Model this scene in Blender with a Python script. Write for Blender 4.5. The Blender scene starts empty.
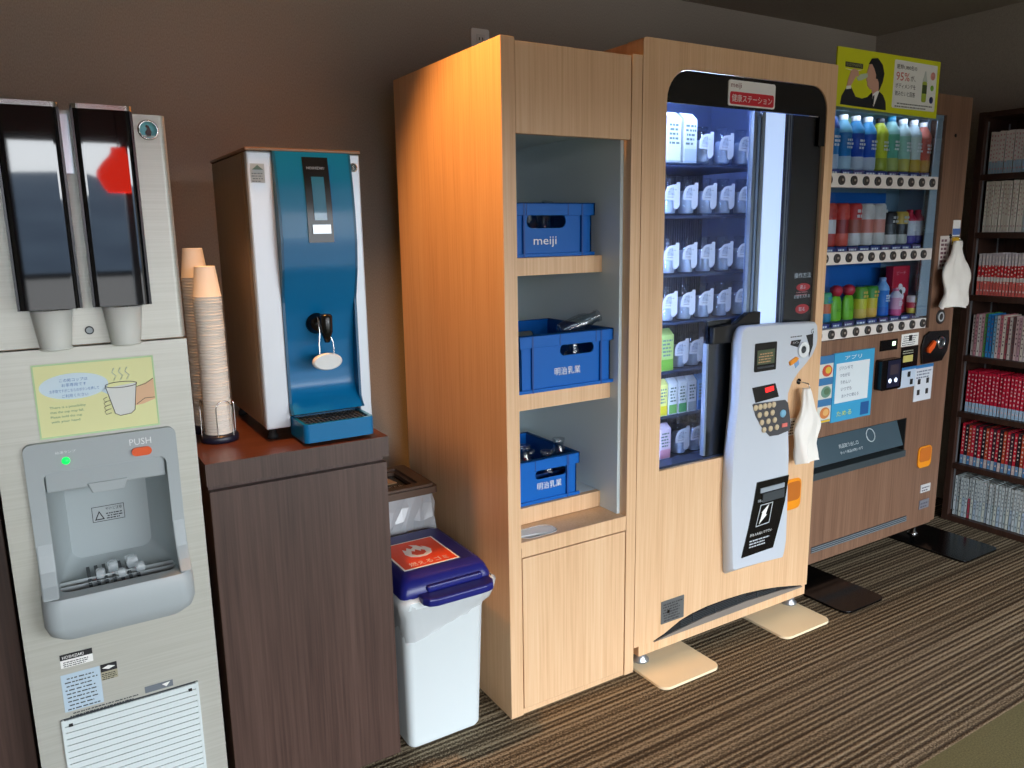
import bpy, bmesh, math, random
from mathutils import Vector, Matrix
from mathutils.geometry import tessellate_polygon
random.seed(7)
SC = bpy.context.scene
COL = SC.collection
PI = math.pi

# ------------------------------------------------------------------ materials
def srgb(c):
    return tuple(((x/255)/12.92 if x/255 <= .04045 else ((x/255+.055)/1.055)**2.4) for x in c) + (1,)
_M = {}
def mat(name, rgb, rough=.5, metal=0, spec=.5, emit=None, es=0, alpha=None, coat=0, trans=0):
    if name in _M: return _M[name]
    m = bpy.data.materials.new(name); m.use_nodes = True
    b = m.node_tree.nodes['Principled BSDF']
    b.inputs['Base Color'].default_value = srgb(rgb)
    b.inputs['Roughness'].default_value = rough
    b.inputs['Metallic'].default_value = metal
    b.inputs['Specular IOR Level'].default_value = spec
    b.inputs['Coat Weight'].default_value = coat
    b.inputs['Coat Roughness'].default_value = .05
    b.inputs['Transmission Weight'].default_value = trans
    if emit:
        b.inputs['Emission Color'].default_value = srgb(emit); b.inputs['Emission Strength'].default_value = es
    if alpha is not None: b.inputs['Alpha'].default_value = alpha
    _M[name] = m
    return m
def nodes(m): return m.node_tree.nodes, m.node_tree.links
def coords(N, L, scale):
    t = N.new('ShaderNodeTexCoord'); mp = N.new('ShaderNodeMapping'); mp.inputs['Scale'].default_value = scale
    L.new(t.outputs['Object'], mp.inputs['Vector']); return mp
def grain(name, stops, scale=(60, 60, 1.2), rough=.5, coat=0, broad=(9, 9, .25)):
    m = mat(name, (128,128,128), rough, coat=coat); N, L = nodes(m); b = N['Principled BSDF']
    mp = coords(N, L, scale); n = N.new('ShaderNodeTexNoise'); n.inputs['Scale'].default_value = 3; n.inputs['Detail'].default_value = 5
    L.new(mp.outputs[0], n.inputs['Vector'])
    mp2 = coords(N, L, broad); n2 = N.new('ShaderNodeTexNoise'); n2.inputs['Scale'].default_value = 2; n2.inputs['Detail'].default_value = 2
    L.new(mp2.outputs[0], n2.inputs['Vector'])
    mx = N.new('ShaderNodeMix'); mx.data_type = 'FLOAT'; mx.inputs[0].default_value = .4
    L.new(n.outputs[0], mx.inputs[2]); L.new(n2.outputs[0], mx.inputs[3])
    r = N.new('ShaderNodeValToRGB'); cr = r.color_ramp
    while len(cr.elements) < len(stops): cr.elements.new(.5)
    for e, (p, c) in zip(cr.elements, stops): e.position = p; e.color = srgb(c)
    L.new(mx.outputs[0], r.inputs[0]); L.new(r.outputs[0], b.inputs['Base Color'])
    return m
def noisy(name, c1, c2, scale, rough, metal=0, bump=0, detail=3, spec=.5):
    m = mat(name, c1, rough, metal, spec); N, L = nodes(m); b = N['Principled BSDF']
    mp = coords(N, L, scale); n = N.new('ShaderNodeTexNoise'); n.inputs['Scale'].default_value = 1; n.inputs['Detail'].default_value = detail
    L.new(mp.outputs[0], n.inputs['Vector'])
    r = N.new('ShaderNodeValToRGB'); r.color_ramp.elements[0].position = .35; r.color_ramp.elements[1].position = .65
    r.color_ramp.elements[0].color = srgb(c1); r.color_ramp.elements[1].color = srgb(c2)
    L.new(n.outputs[0], r.inputs[0]); L.new(r.outputs[0], b.inputs['Base Color'])
    if bump:
        bp = N.new('ShaderNodeBump'); bp.inputs['Strength'].default_value = bump; bp.inputs['Distance'].default_value = .002
        L.new(n.outputs[0], bp.inputs['Height']); L.new(bp.outputs[0], b.inputs['Normal'])
    return m

OAK = grain('pale_oak', [(.3, (208,164,122)), (.5, (224,184,142)), (.7, (232,197,158))], rough=.42)
DARK = grain('dark_walnut', [(.3, (58,42,37)), (.5, (76,57,50)), (.7, (90,69,61))], scale=(70,70,1.5), rough=.4)
DARKTOP = grain('dark_walnut_top', [(.3, (74,42,30)), (.6, (98,58,44))], scale=(3,70,70), rough=.3, broad=(.5,9,9))
WALNUT = grain('mid_walnut', [(.3, (98,70,54)), (.5, (126,94,74)), (.72, (142,110,88))], scale=(45,45,1), rough=.45)
ESPRESSO = grain('espresso_wood', [(.3, (40,24,18)), (.7, (66,42,32))], rough=.45)
WALL = noisy('taupe_cloth_wallpaper', (164,158,148), (180,174,164), (420,420,160), .95, bump=.3)
CEIL = noisy('grey_brown_ceiling', (150,140,126), (156,146,132), (90,90,90), .95)
STEEL = noisy('brushed_steel', (190,190,180), (198,198,189), (4,4,300), .38, metal=.3)
STEELD = noisy('steel_side_brown_reflection', (150,126,98), (164,140,112), (200,200,6), .38, metal=.35)  # steel; the brown of the reflected dark wall is put into its colour
CARPET2 = noisy('olive_carpet', (80,78,46), (104,98,62), (240,240,240), 1, bump=.6)
def carpet():
    m = mat('striped_carpet', (80,70,55), 1, spec=.1); N, L = nodes(m); b = N['Principled BSDF']
    t = N.new('ShaderNodeTexCoord'); mp = N.new('ShaderNodeMapping'); L.new(t.outputs['Object'], mp.inputs['Vector'])
    mp.inputs['Scale'].default_value = (.5, 75, 1)
    n = N.new('ShaderNodeTexNoise'); n.inputs['Scale'].default_value = 1; n.inputs['Detail'].default_value = 0; L.new(mp.outputs[0], n.inputs['Vector'])
    w = N.new('ShaderNodeTexWave'); w.wave_type = 'BANDS'; w.bands_direction = 'Y'; w.inputs['Scale'].default_value = 19
    w.inputs['Distortion'].default_value = .0; w.inputs['Detail'].default_value = 1; w.inputs['Detail Scale'].default_value = 3
    L.new(t.outputs['Object'], w.inputs['Vector'])
    f = N.new('ShaderNodeTexNoise'); f.inputs['Scale'].default_value = 210; f.inputs['Detail'].default_value = 2; L.new(t.outputs['Object'], f.inputs['Vector'])
    a = N.new('ShaderNodeMath'); a.operation = 'MULTIPLY_ADD'; a.inputs[1].default_value = 1.15; L.new(n.outputs[0], a.inputs[0]); wm = N.new('ShaderNodeMath'); wm.operation = 'MULTIPLY'; wm.inputs[1].default_value = .55; L.new(w.outputs['Fac'], wm.inputs[0]); L.new(wm.outputs[0], a.inputs[2])
    a2 = N.new('ShaderNodeMath'); a2.operation = 'MULTIPLY_ADD'; a2.inputs[1].default_value = 2.1; L.new(f.outputs[0], a2.inputs[0]); L.new(a.outputs[0], a2.inputs[2])
    r = N.new('ShaderNodeValToRGB'); cr = r.color_ramp; cr.elements[0].position = .66; cr.elements[0].color = srgb((58,49,38)); cr.elements[1].position = 1.2 if False else 1.0; cr.elements[1].color = srgb((152,138,114))
    e = cr.elements.new(.83); e.color = srgb((96,84,66))
    d = N.new('ShaderNodeMath'); d.operation = 'MULTIPLY'; d.inputs[1].default_value = .43; L.new(a2.outputs[0], d.inputs[0]); L.new(d.outputs[0], r.inputs[0]); L.new(r.outputs[0], b.inputs['Base Color'])
    bp = N.new('ShaderNodeBump'); bp.inputs['Strength'].default_value = .6; bp.inputs['Distance'].default_value = .004
    L.new(a2.outputs[0], bp.inputs['Height']); L.new(bp.outputs[0], b.inputs['Normal'])
    return m
CARPET = carpet()
def glass(name, tint=(255,255,255), gl=.12, rough=.02):
    m = bpy.data.materials.new(name); m.use_nodes = True; N, L = nodes(m); N.remove(N['Principled BSDF'])
    o = N['Material Output']; t = N.new('ShaderNodeBsdfTransparent'); g = N.new('ShaderNodeBsdfGlossy'); mx = N.new('ShaderNodeMixShader'); fr = N.new('ShaderNodeLayerWeight'); fr.inputs[0].default_value = .5
    pw = N.new('ShaderNodeMath'); pw.operation = 'POWER'; pw.inputs[1].default_value = 4; L.new(fr.outputs['Facing'], pw.inputs[0])
    ml = N.new('ShaderNodeMath'); ml.operation = 'MULTIPLY'; ml.inputs[1].default_value = .8; L.new(pw.outputs[0], ml.inputs[0])
    t.inputs[0].default_value = srgb(tint); g.inputs['Roughness'].default_value = rough
    a = N.new('ShaderNodeMath'); a.operation = 'ADD'; a.inputs[1].default_value = gl; a.use_clamp = True; L.new(ml.outputs[0], a.inputs[0])
    L.new(a.outputs[0], mx.inputs[0]); L.new(t.outputs[0], mx.inputs[1]); L.new(g.outputs[0], mx.inputs[2]); L.new(mx.outputs[0], o.inputs[0])
    return m
GLASS = glass('display_glass', (240,246,252), .035)
BOTTLEG = glass('bottle_glass', (240,245,248), .07, .05)
SMOKE = mat('smoked_plastic', (14,16,20), .03, spec=.6, coat=.1)
BAGF = glass('clear_bag_film', (215,218,222), .22, .25)
WHITE = mat('white_plastic', (232,236,236), .4); OFFW = mat('off_white', (236,228,210), .5); PAPER = mat('white_paper', (240,240,236), .6)
LGREY = mat('light_grey_plastic', (196,203,212), .35); GREY = mat('grey_plastic', (170,179,182), .45); GREYD = mat('recess_grey_plastic', (166,176,178), .45)
BLACK = mat('black_plastic', (12,12,13), .25); BLACKM = mat('matt_black', (14,14,15), .7); INK = mat('black_ink', (24,24,26), .6); DGREY = mat('dark_grey', (52,58,62), .45)
CHROME = mat('chrome', (215,215,215), .12, metal=1); ALU = mat('aluminium', (178,184,190), .3, metal=.8)
TEAL = mat('teal_gloss', (4,112,166), .3, spec=.35, coat=.05); TEALD = mat('teal_dark', (4,84,122), .35); SILVERP = mat('silver_white_paint', (212,220,228), .3, metal=.15)
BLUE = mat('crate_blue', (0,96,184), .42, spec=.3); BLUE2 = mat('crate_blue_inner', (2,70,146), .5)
NAVY = mat('navy_plastic', (24,30,112), .32); CUP = mat('paper_cup', (246,238,226), .6); ORANGE = mat('orange_plastic', (236,92,30), .35); RED = mat('red_ink', (208,34,40), .5)
FIRE = mat('orange_red_label', (232,76,38), .45); YEL = mat('lime_yellow', (206,214,30), .5); SAMBER = mat('amber_plastic', (240,150,30), .35)
GREEN = mat('green_lamp', (10,180,80), .3, emit=(20,220,90), es=1.2); LINER = mat('fridge_liner', (140,160,200), .5); LINERD = mat('fridge_dark', (34,42,66), .4)
LAMI = mat('blue_white_laminate', (212,226,230), .45)
LED = mat('led_diffuser', (235,242,255), .4, emit=(205,222,255), es=.8); LEDS = mat('led_tube', (235,242,255), .4, emit=(185,208,255), es=75)
DISPR = mat('red_display', (60,8,10), .3, emit=(255,40,40), es=1.5); DISPB = mat('blue_display', (30,110,150), .3, coat=.5)
def C(r, g, b, rough=.45): return mat('tint_%d_%d_%d' % (r, g, b), (r, g, b), rough)

# ------------------------------------------------------------------ mesh builder
def rr(x0, x1, z0, z1, r, n=6):
    if not isinstance(r, (tuple, list)): r = (r,)*4       # bottom-left, bottom-right, top-right, top-left
    out = []
    for (cx, cz, a, q) in ((x0, z0, PI, r[0]), (x1, z0, 1.5*PI, r[1]), (x1, z1, 0, r[2]), (x0, z1, .5*PI, r[3])):
        sx = 1 if cx == x0 else -1; sz = 1 if cz == z0 else -1
        if q <= 0: out.append((cx, cz)); continue
        for i in range(n+1):
            t = a+.5*PI*i/n; out.append((cx+sx*q+q*math.cos(t), cz+sz*q+q*math.sin(t)))
    return out
def ell(cx, cz, rx, rz, n=20, a0=0): return [(cx+rx*math.cos(a0+2*PI*i/n), cz+rz*math.sin(a0+2*PI*i/n)) for i in range(n)]
FR = (Vector((1,0,0)), Vector((0,0,1)))                   # text frame facing the room (-y)
def origin(o):
    v = Vector((0,0,0))
    while o is not None: v += o.location; o = o.parent
    return v
_T = {}
class MB:
    def __init__(s): s.v = []; s.f = []; s.m = []; s.sm = []; s.mats = []
    def mi(s, m):
        if m not in s.mats: s.mats.append(m)
        return s.mats.index(m)
    def add(s, vs, fs, m, smooth=False):
        b = len(s.v); s.v += [tuple(p) for p in vs]; k = s.mi(m)
        for f in fs: s.f.append([b+i for i in f]); s.m.append(k); s.sm.append(smooth)
        return s
    def box(s, x0, x1, y0, y1, z0, z1, m):
        return s.add([(x, y, z) for x in (x0, x1) for y in (y0, y1) for z in (z0, z1)],
                     [(0,1,3,2), (4,6,7,5), (0,4,5,1), (2,3,7,6), (0,2,6,4), (1,5,7,3)], m)
    def plate(s, outer, holes, c0, c1, m, plane='xz', fn=None):
        P = {'xz': lambda a, b, c: (a, c, b), 'xy': lambda a, b, c: (a, b, c), 'yz': lambda a, b, c: (c, a, b)}[plane] if fn is None else fn
        loops = [outer]+list(holes); flat = [p for l in loops for p in l]; n = len(flat)
        tri = tessellate_polygon([[Vector((p[0], p[1], 0)) for p in l] for l in loops])
        vs = [P(p[0], p[1], c0) for p in flat]+[P(p[0], p[1], c1) for p in flat]
        fs = [tuple(t) for t in tri]+[tuple(i+n for i in reversed(t)) for t in tri]
        b = 0
        for l in loops:
            k = len(l)
            for i in range(k): j = (i+1) % k; fs.append((b+i, b+j, b+j+n, b+i+n))
            b += k
        return s.add(vs, fs, m)
    def lathe(s, cx, cy, prof, m, n=20, smooth=True, axis='z', cap=True, sq=1):
        rings = []
        for r, z in prof:
            for i in range(n):
                a = 2*PI*i/n; u, v = r*math.cos(a), r*math.sin(a)*sq
                rings.append((cx+u, cy+v, z) if axis == 'z' else ((cx+u, z, cy+v) if axis == 'y' else (z, cx+u, cy+v)))
        ms = m if isinstance(m, list) else [m]*(len(prof)-1)
        base = len(s.v); s.v += rings
        for k in range(len(prof)-1):
            q = s.mi(ms[k])
            for i in range(n):
                j = (i+1) % n; s.f.append([base+k*n+i, base+k*n+j, base+(k+1)*n+j, base+(k+1)*n+i]); s.m.append(q); s.sm.append(smooth)
        if cap:
            for k, q in ((0, ms[0]), (len(prof)-1, ms[-1])):
                if prof[k][0] > 1e-5: s.f.append([base+k*n+i for i in range(n)]); s.m.append(s.mi(q)); s.sm.append(False)
        return s
    def tube(s, pts, r, m, n=8):
        pts = [Vector(p) for p in pts]; up = Vector((.13, .2, 1)).normalized(); vs = []; fs = []
        for i, p in enumerate(pts):
            d = (pts[min(i+1, len(pts)-1)]-pts[max(i-1, 0)]).normalized(); a = d.cross(up)
            if a.length < .05: a = d.cross(Vector((1, 0, 0)))
            a.normalize(); b = d.cross(a)
            for k in range(n): t = 2*PI*k/n; vs.append(p+a*r*math.cos(t)+b*r*math.sin(t))
        for i in range(len(pts)-1):
            for k in range(n): j = (k+1) % n; fs.append((i*n+k, i*n+j, (i+1)*n+j, (i+1)*n+k))
        s.add(vs, fs, m, True); s.add(vs[:n], [tuple(range(n))], m); s.add(vs[-n:], [tuple(range(n))], m)
        return s
    def loft(s, rings, m, smooth=True, caps=True):
        n = len(rings[0]); vs = [p for r in rings for p in r]; fs = []
        for i in range(len(rings)-1):
            for k in range(n): j = (k+1) % n; fs.append((i*n+k, i*n+j, (i+1)*n+j, (i+1)*n+k))
        s.add(vs, fs, m, smooth)
        if caps: s.add(rings[0], [tuple(range(n))], m); s.add(rings[-1], [tuple(range(n))], m)
        return s
    def grid(s, fn, nu, nv, m, smooth=True):
        vs = [fn(i/nu, j/nv) for i in range(nu+1) for j in range(nv+1)]
        return s.add(vs, [(i*(nv+1)+j, (i+1)*(nv+1)+j, (i+1)*(nv+1)+j+1, i*(nv+1)+j+1) for i in range(nu) for j in range(nv)], m, smooth)
    def text(s, body, h, o, m, frame=FR, w=None, off=.0008):
        """flat printed lettering, h = cap height, w = wanted width, o = lower-left corner"""
        if body not in _T:
            c = bpy.data.curves.new('t', 'FONT'); c.body = body; c.resolution_u = 2
            ob = bpy.data.objects.new('t', c); COL.objects.link(ob); dg = bpy.context.evaluated_depsgraph_get(); dg.update()
            me = bpy.data.meshes.new_from_object(ob.evaluated_get(dg), depsgraph=dg)
            xs = [v.co.x for v in me.vertices]; ys = [v.co.y for v in me.vertices]
            x0, y0 = min(xs), min(ys)
            _T[body] = ([(v.co.x-x0, v.co.y-y0) for v in me.vertices], [tuple(p.vertices) for p in me.polygons], max(xs)-x0, max(ys)-y0)
            bpy.data.objects.remove(ob); bpy.data.curves.remove(c); bpy.data.meshes.remove(me)
        vs, fs, tw, th = _T[body]; kx = w/tw if w else h/th; ky = h/th
        ux, uz = frame; nrm = ux.cross(uz); o = Vector(o)+nrm*off
        return s.add([o+ux*(x*kx)+uz*(y*ky) for x, y in vs], fs, m)
    def bars(s, x0, x1, z0, z1, rows, y, m, fill=.45, seed=1):
        """illegible small print: rows of short dashes"""
        R = random.Random(seed); dz = (z1-z0)/rows
        for i in range(rows):
            x = x0+R.uniform(0, .1)*(x1-x0); e = x1-R.uniform(0, .25)*(x1-x0); z = z0+i*dz
            while x < e:
                w = R.uniform(.4, 1.3)*dz; s.add([(x, y, z), (min(x+w, e), y, z), (min(x+w, e), y, z+dz*fill), (x, y, z+dz*fill)], [(0,1,2,3)], m); x += w+dz*R.uniform(.15, .4)
        return s
    def quad(s, x0, x1, z0, z1, y, m): return s.add([(x0,y,z0), (x1,y,z0), (x1,y,z1), (x0,y,z1)], [(0,1,2,3)], m)
    def build(s, name, parent=None, at=None, bevel=0, seg=2, label=None, cat=None, group=None, kind=None, fix=True):
        me = bpy.data.meshes.new(name); o = bpy.data.objects.new(name, me)
        if parent is not None:
            o.parent = parent; org = origin(parent)
        elif at is not None: o.location = at; org = Vector(at)
        else: org = Vector((0,0,0))
        me.from_pydata([tuple(Vector(v)-org) for v in s.v], [], s.f)
        for m in s.mats: me.materials.append(m)
        me.polygons.foreach_set('material_index', s.m); me.polygons.foreach_set('use_smooth', s.sm)
        if fix:
            bm = bmesh.new(); bm.from_mesh(me); bmesh.ops.recalc_face_normals(bm, faces=bm.faces); bm.to_mesh(me); bm.free()
        me.update(); COL.objects.link(o)
        if bevel:
            b = o.modifiers.new('edge', 'BEVEL'); b.width = bevel; b.segments = seg; b.limit_method = 'ANGLE'; b.angle_limit = .7; b.harden_normals = False
        for k, v in (('label', label), ('category', cat), ('group', group), ('kind', kind)):
            if v: o[k] = v
        return o
def thing(name, label, cat, at, group=None):
    o = bpy.data.objects.new(name, None); COL.objects.link(o); o.location = at; o.empty_display_size = .05
    o['label'] = label; o['category'] = cat
    if group: o['group'] = group
    return o
def clone(root, loc, label, rz=None):
    r = root.copy(); COL.objects.link(r); r.location = loc; r['label'] = label
    if rz is not None: r.rotation_euler.z = rz
    bpy_children = [o for o in KIDS.get(root.name, [])]
    for ch in bpy_children:
        c = ch.copy(); COL.objects.link(c); c.parent = r
    return r
KIDS = {}
ORD = 'first second third fourth fifth sixth seventh eighth ninth tenth eleventh twelfth thirteenth fourteenth fifteenth sixteenth seventeenth eighteenth nineteenth twentieth'.split()
TENS = {20: 'twenty', 30: 'thirty', 40: 'forty', 50: 'fifty'}
def nth(i):                                               # 0-based
    i += 1
    if i <= 20: return ORD[i-1]
    t, u = i//10*10, i % 10
    return {30: 'thirtieth', 40: 'fortieth', 50: 'fiftieth'}[t] if u == 0 else TENS[t]+'-'+ORD[u-1]

# ------------------------------------------------------------------ room
YB, XR, ZC, XL, YF = 2.60, 3.77, 2.28, -2.4, -1.8
MB().box(XL, XR, .965, YB, -.03, 0, CARPET).build('floor', kind='structure')
MB().box(XL, XR, YF, .965, -.03, 0, CARPET2).build('floor_olive', kind='structure')
MB().box(XL-.1, XR+.1, YB, YB+.1, -.03, ZC+.1, WALL).build('wall_back', kind='structure')
MB().box(XR, XR+.1, YF, YB, -.03, ZC+.1, WALL).build('wall_right', kind='structure')
MB().box(XL-.1, XL, YF, YB, -.03, ZC+.1, WALL).build('wall_left', kind='structure')
MB().box(XL-.1, XR+.1, YF-.1, YB, ZC, ZC+.1, CEIL).build('ceiling', kind='structure')
W1 = (-.62, .54); W2 = (.92, 3.60); WZ0, WZ1 = .12, 1.89
MB().plate([(XL,-.03), (XR,-.03), (XR,ZC), (XL,ZC)], [[(a,WZ0), (b,WZ0), (b,WZ1), (a,WZ1)] for a, b in (W1, W2)], YF-.1, YF, WALL).build('wall_front', kind='structure')
for i, (a, b) in enumerate((W1, W2)):
    f = MB(); c = (a+b)/2
    f.plate([(a,WZ0), (b,WZ0), (b,WZ1), (a,WZ1)], [[(a+.03,WZ0+.03), (c-.02,WZ0+.03), (c-.02,WZ1-.03), (a+.03,WZ1-.03)], [(c+.02,WZ0+.03), (b-.03,WZ0+.03), (b-.03,WZ1-.03), (c+.02,WZ1-.03)]], YF-.08, YF-.03, ALU)
    f.build('window_%d' % (i+1), kind='structure')
# louvred shutter between the windows (its reflection shows in the smoked cup cover)
sh = MB()
for k in range(44): sh.box(.60, .84, YF+.005, YF+.03, .2+k*.041, .222+k*.041, C(120,100,84))
sh.box(.58, .60, YF, YF+.035, .17, 1.89, ESPRESSO); sh.box(.84, .86, YF, YF+.035, .17, 2.02, ESPRESSO)
sh.build('trim_1', kind='structure')
# wooded hills outside
HILL = noisy('wooded_hillside', (50,64,80), (66,80,94), (.12,.12,.2), 1)
hb = MB()
def hill(u, v):
    x = -190+380*u; y = -50-70*v
    h = (7.6+1.6*math.sin(x*.045+1)+1.5*math.sin(x*.11+2)+.8*math.sin(x*.31))*math.sin(PI*.5*min(1, v*1.0+.02))
    return (x, y, -1+h)
hb.grid(hill, 60, 8, HILL); hb.build('hills', kind='structure')
MB().box(-200, 200, -125, YF-.3, -1.2, -1.0, mat('outside_ground', (112,104,96), .9)).build('ground', kind='structure')

# ------------------------------------------------------------------ wall socket
t = thing('wall_outlet', 'white double wall socket plate above the pale tall cabinet', 'wall socket', (1.475, YB, 2.0))
MB().plate(rr(1.437,1.51,1.955,2.06,.008), [], YB-.008, YB-.0005, mat('socket_white', (246,248,246), .4)).build('cover_plate', t, bevel=.002)
MB().plate(rr(1.457,1.49,1.975,2.04,.003), [], YB-.011, YB-.008, WHITE).build('socket_insert', t)
b = MB()
for zz in (1.985, 2.02):
    for xx in (1.466, 1.479): b.box(xx, xx+.003, YB-.0118, YB-.011, zz, zz+.01, INK)
b.build('socket_slots', t)

# ------------------------------------------------------------------ dark cabinets
t = thing('side_cabinet', 'dark brown wooden cabinet beside the steel tea dispenser, cut by the frame', 'cabinet', (-.5, 1.69, 0))
MB().box(-.9, -.097, 1.69, 2.3, 0, .835, DARK).build('carcass', t, bevel=.002)
MB().box(-.9, -.1, 1.67, 2.3, .835, .875, DARKTOP).build('worktop', t, bevel=.002)
t = thing('counter_cabinet', 'dark brown wooden counter cabinet under the teal water server', 'cabinet', (.48, 1.69, 0))
MB().box(.276, .676, 1.712, 2.30, .045, .822, DARK).box(.29, .67, 1.76, 2.28, 0, .045, DARK).build('carcass', t)
b = MB().box(.270, .684, 1.690, 2.30, .826, .875, DARK); b.add([(.270,1.690,.8752),(.684,1.690,.8752),(.684,2.30,.8752),(.270,2.30,.8752)], [(0,1,2,3)], DARKTOP); b.build('countertop', t)
MB().box(.274, .679, 1.692, 1.712, .03, .812, DARK).build('door', t, bevel=.0015)
MB().box(.276, .672, 1.735, 1.76, 0, .045, DARK).build('toe_kick', t)

# ------------------------------------------------------------------ tea dispenser
TY = 1.62
t = thing('tea_dispenser', 'tall brushed steel tea dispenser with smoked cup covers and yellow notice', 'drinks dispenser', (.08, TY, 0))
xa, xb = -.088, .247
body = MB()
body.plate(rr(xa, xb, TY, 2.1, (.012,.012,.002,.002)), [], 1.158, 1.568, STEEL, 'xy').build('upper_housing', t)
RX = (-.02, .187, .683, .93)
dr = MB()
dr.plate([(xa,.06), (xb,.06), (xb,1.154), (xa,1.154)], [rr(*RX, .012)], TY, TY+.02, STEEL)
dr.build('front_door', t)
MB().box(xa+.003, xb-.003, TY+.125, 2.1, .04, 1.156, STEELD).box(xa+.003, xa+.02, TY+.02, TY+.125, .04, 1.156, STEELD).box(xb-.02, xb-.003, TY+.02, TY+.125, .04, 1.156, STEELD).box(xa+.02, xb-.02, TY+.03, TY+.125, .04, .64, STEELD).box(xa+.02, xb-.02, TY+.03, TY+.125, .95, 1.156, STEELD).build('lower_housing', t)
for sx in (xa+.03, xb-.03): MB().lathe(sx, TY+.05, [(.018,0), (.018,.012), (.008,.014), (.008,.06)], BLACKM, 12).build('foot', t)
for cx0, cx1, nm in ((-.022, .072, 'a'), (.092, .184, 'b')):
    c = MB(); y0 = TY-.055
    c.plate(rr(cx0, cx1, y0, TY, (.012,.012,0,0)), [], 1.228, 1.565, SMOKE, 'xy')
    co = c.build('cup_cover', t, bevel=.001)
    MB().plate(rr(cx0-.002, cx1+.002, y0-.003, TY, (.012,.012,0,0)), [], 1.565, 1.573, CHROME, 'xy').build('chrome_cap', co)
    MB().box(cx0-.002, cx0+.002, y0+.004, y0+.009, 1.228, 1.565, BLACK).box(cx1-.002, cx1+.002, y0+.004, y0+.009, 1.228, 1.565, BLACK).build('edge_strip', co)
MB().box(.0745, .0885, TY-.012, TY, 1.46, 1.56, ALU).build('latch_strip', t)
for i, cx in enumerate((.026, .139)):
    b = MB(); yc = TY-.028
    b.lathe(cx, yc, [(.0, 1.158), (.0235, 1.156), (.0245, 1.160), (.033, 1.226), (.031, 1.226), (.023, 1.163), (0, 1.162)], mat('white_cup', (228,232,226), .55), 28, cap=False)
    b.lathe(cx, yc, [(.0235,1.1555), (.0262,1.157), (.0268,1.1585), (.0262,1.16)], mat('white_cup', (228,232,226), .55), 28, cap=False)
    b.build('dispenser_cup', at=(cx, yc, 1.156), label='white paper cup dropping from the smoked cover %s' % ('by the round badge' if i else 'farther from the round badge'), cat='paper cup', group='cups under the smoked covers')
b = MB().lathe(.0825, 1.183, [(.0075, TY-.0005), (.0075, TY-.004), (.0055, TY-.0045), (.0055, TY-.003)], [DGREY,DGREY,GREY], 18, axis='y', cap=True); b.build('door_lock', t)
# badge
b = MB().lathe(.216, 1.541, [(.0175,TY), (.0175,TY-.004), (.0145,TY-.005), (.0145,TY-.0045), (0,TY-.0045)], [BLACK, CHROME, BLACK, C(130,206,220)], 28, axis='y', cap=False)
b.plate([(.213,1.529),(.219,1.530),(.221,1.538),(.217,1.548),(.213,1.550),(.211,1.547),(.214,1.543),(.210,1.536)], [], TY-.0052, TY-.0047, BLACK)
b.plate([(.205,1.532),(.228,1.531),(.224,1.528),(.208,1.528)], [], TY-.0052, TY-.0047, C(220,235,235)); b.build('round_badge', t)
# yellow notice
NY = TY-.0012
b = MB().quad(-.017, .184, .990, 1.127, NY, mat('pale_yellow_print', (236,238,176), .5))
b.plate([(-.017,.99),(.184,.99),(.184,1.127),(-.017,1.127)], [[(-.014,.993),(.181,.993),(.181,1.124),(-.014,1.124)]], NY-.0006, NY, C(190,222,170))
b.plate(ell(.047,1.083,.056,.024,32), [], NY-.0012, NY-.0002, C(216,238,250)); b.plate([(.090,1.068),(.108,1.056),(.099,1.078)], [], NY-.0012, NY-.0002, C(216,238,250))
ink = C(64,132,190); ft = C(96,150,110)
for z, w, s in ((1.092,.045,'この紙コップは'), (1.083,.040,'お茶専用です'), (1.073,.080,'お手数ですがこちらのボタンを押して'), (1.063,.042,'ご利用ください')): b.text(s, .0062, (.047-w/2, NY-.0012, z), ink, w=w)
for k, s in enumerate(('There is a possibility', 'that the cup may fall,', 'Please hold the cup', 'with your hand')): b.text(s, .0055, (.004, NY, 1.043-k*.0088), ft, w=.058-.004*k)
sk = C(232,190,150); cu = C(226,230,226)
b.plate([(.145,1.068),(.165,1.075),(.180,1.082),(.180,1.043),(.160,1.036),(.145,1.034),(.137,1.048)], [], NY-.0010, NY-.0002, sk)
b.plate([(.098,1.073),(.150,1.078),(.143,1.026),(.136,1.020),(.117,1.018),(.109,1.023)], [], NY-.0016, NY-.0002, cu)
b.tube([(.098,NY-.0018,1.073),(.109,NY-.0018,1.023),(.117,NY-.0018,1.018),(.136,NY-.0018,1.020),(.143,NY-.0018,1.026),(.150,NY-.0018,1.078)], .0006, INK, 5)
b.tube([(x, NY-.0018, z+.0) for x, z in ell(.124,1.077,.027,.0055,20)]+[(.151,NY-.0018,1.077)], .0006, INK, 5)
for i in range(4): b.tube([(.098,NY-.0018,1.056-.008*i),(.092,NY-.0018,1.053-.008*i),(.094,NY-.0018,1.047-.008*i),(.103,NY-.0018,1.049-.008*i)], .0005, INK, 5)
for sx in (.113, .124, .135): b.tube([(sx,NY-.0006,1.086),(sx+.004,NY-.0006,1.094),(sx-.002,NY-.0006,1.101),(sx+.002,NY-.0006,1.109)], .0012, C(226,236,214), 5)
b.tube([(.147,NY-.0012,1.036),(.162,NY-.0012,1.046),(.180,NY-.0012,1.046)], .0005, INK, 5); b.tube([(.150,NY-.0012,1.070),(.166,NY-.0012,1.074),(.180,NY-.0012,1.083)], .0005, INK, 5)
b.build('yellow_notice', t, label='yellow notice with a drawn steaming cup')
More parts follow.
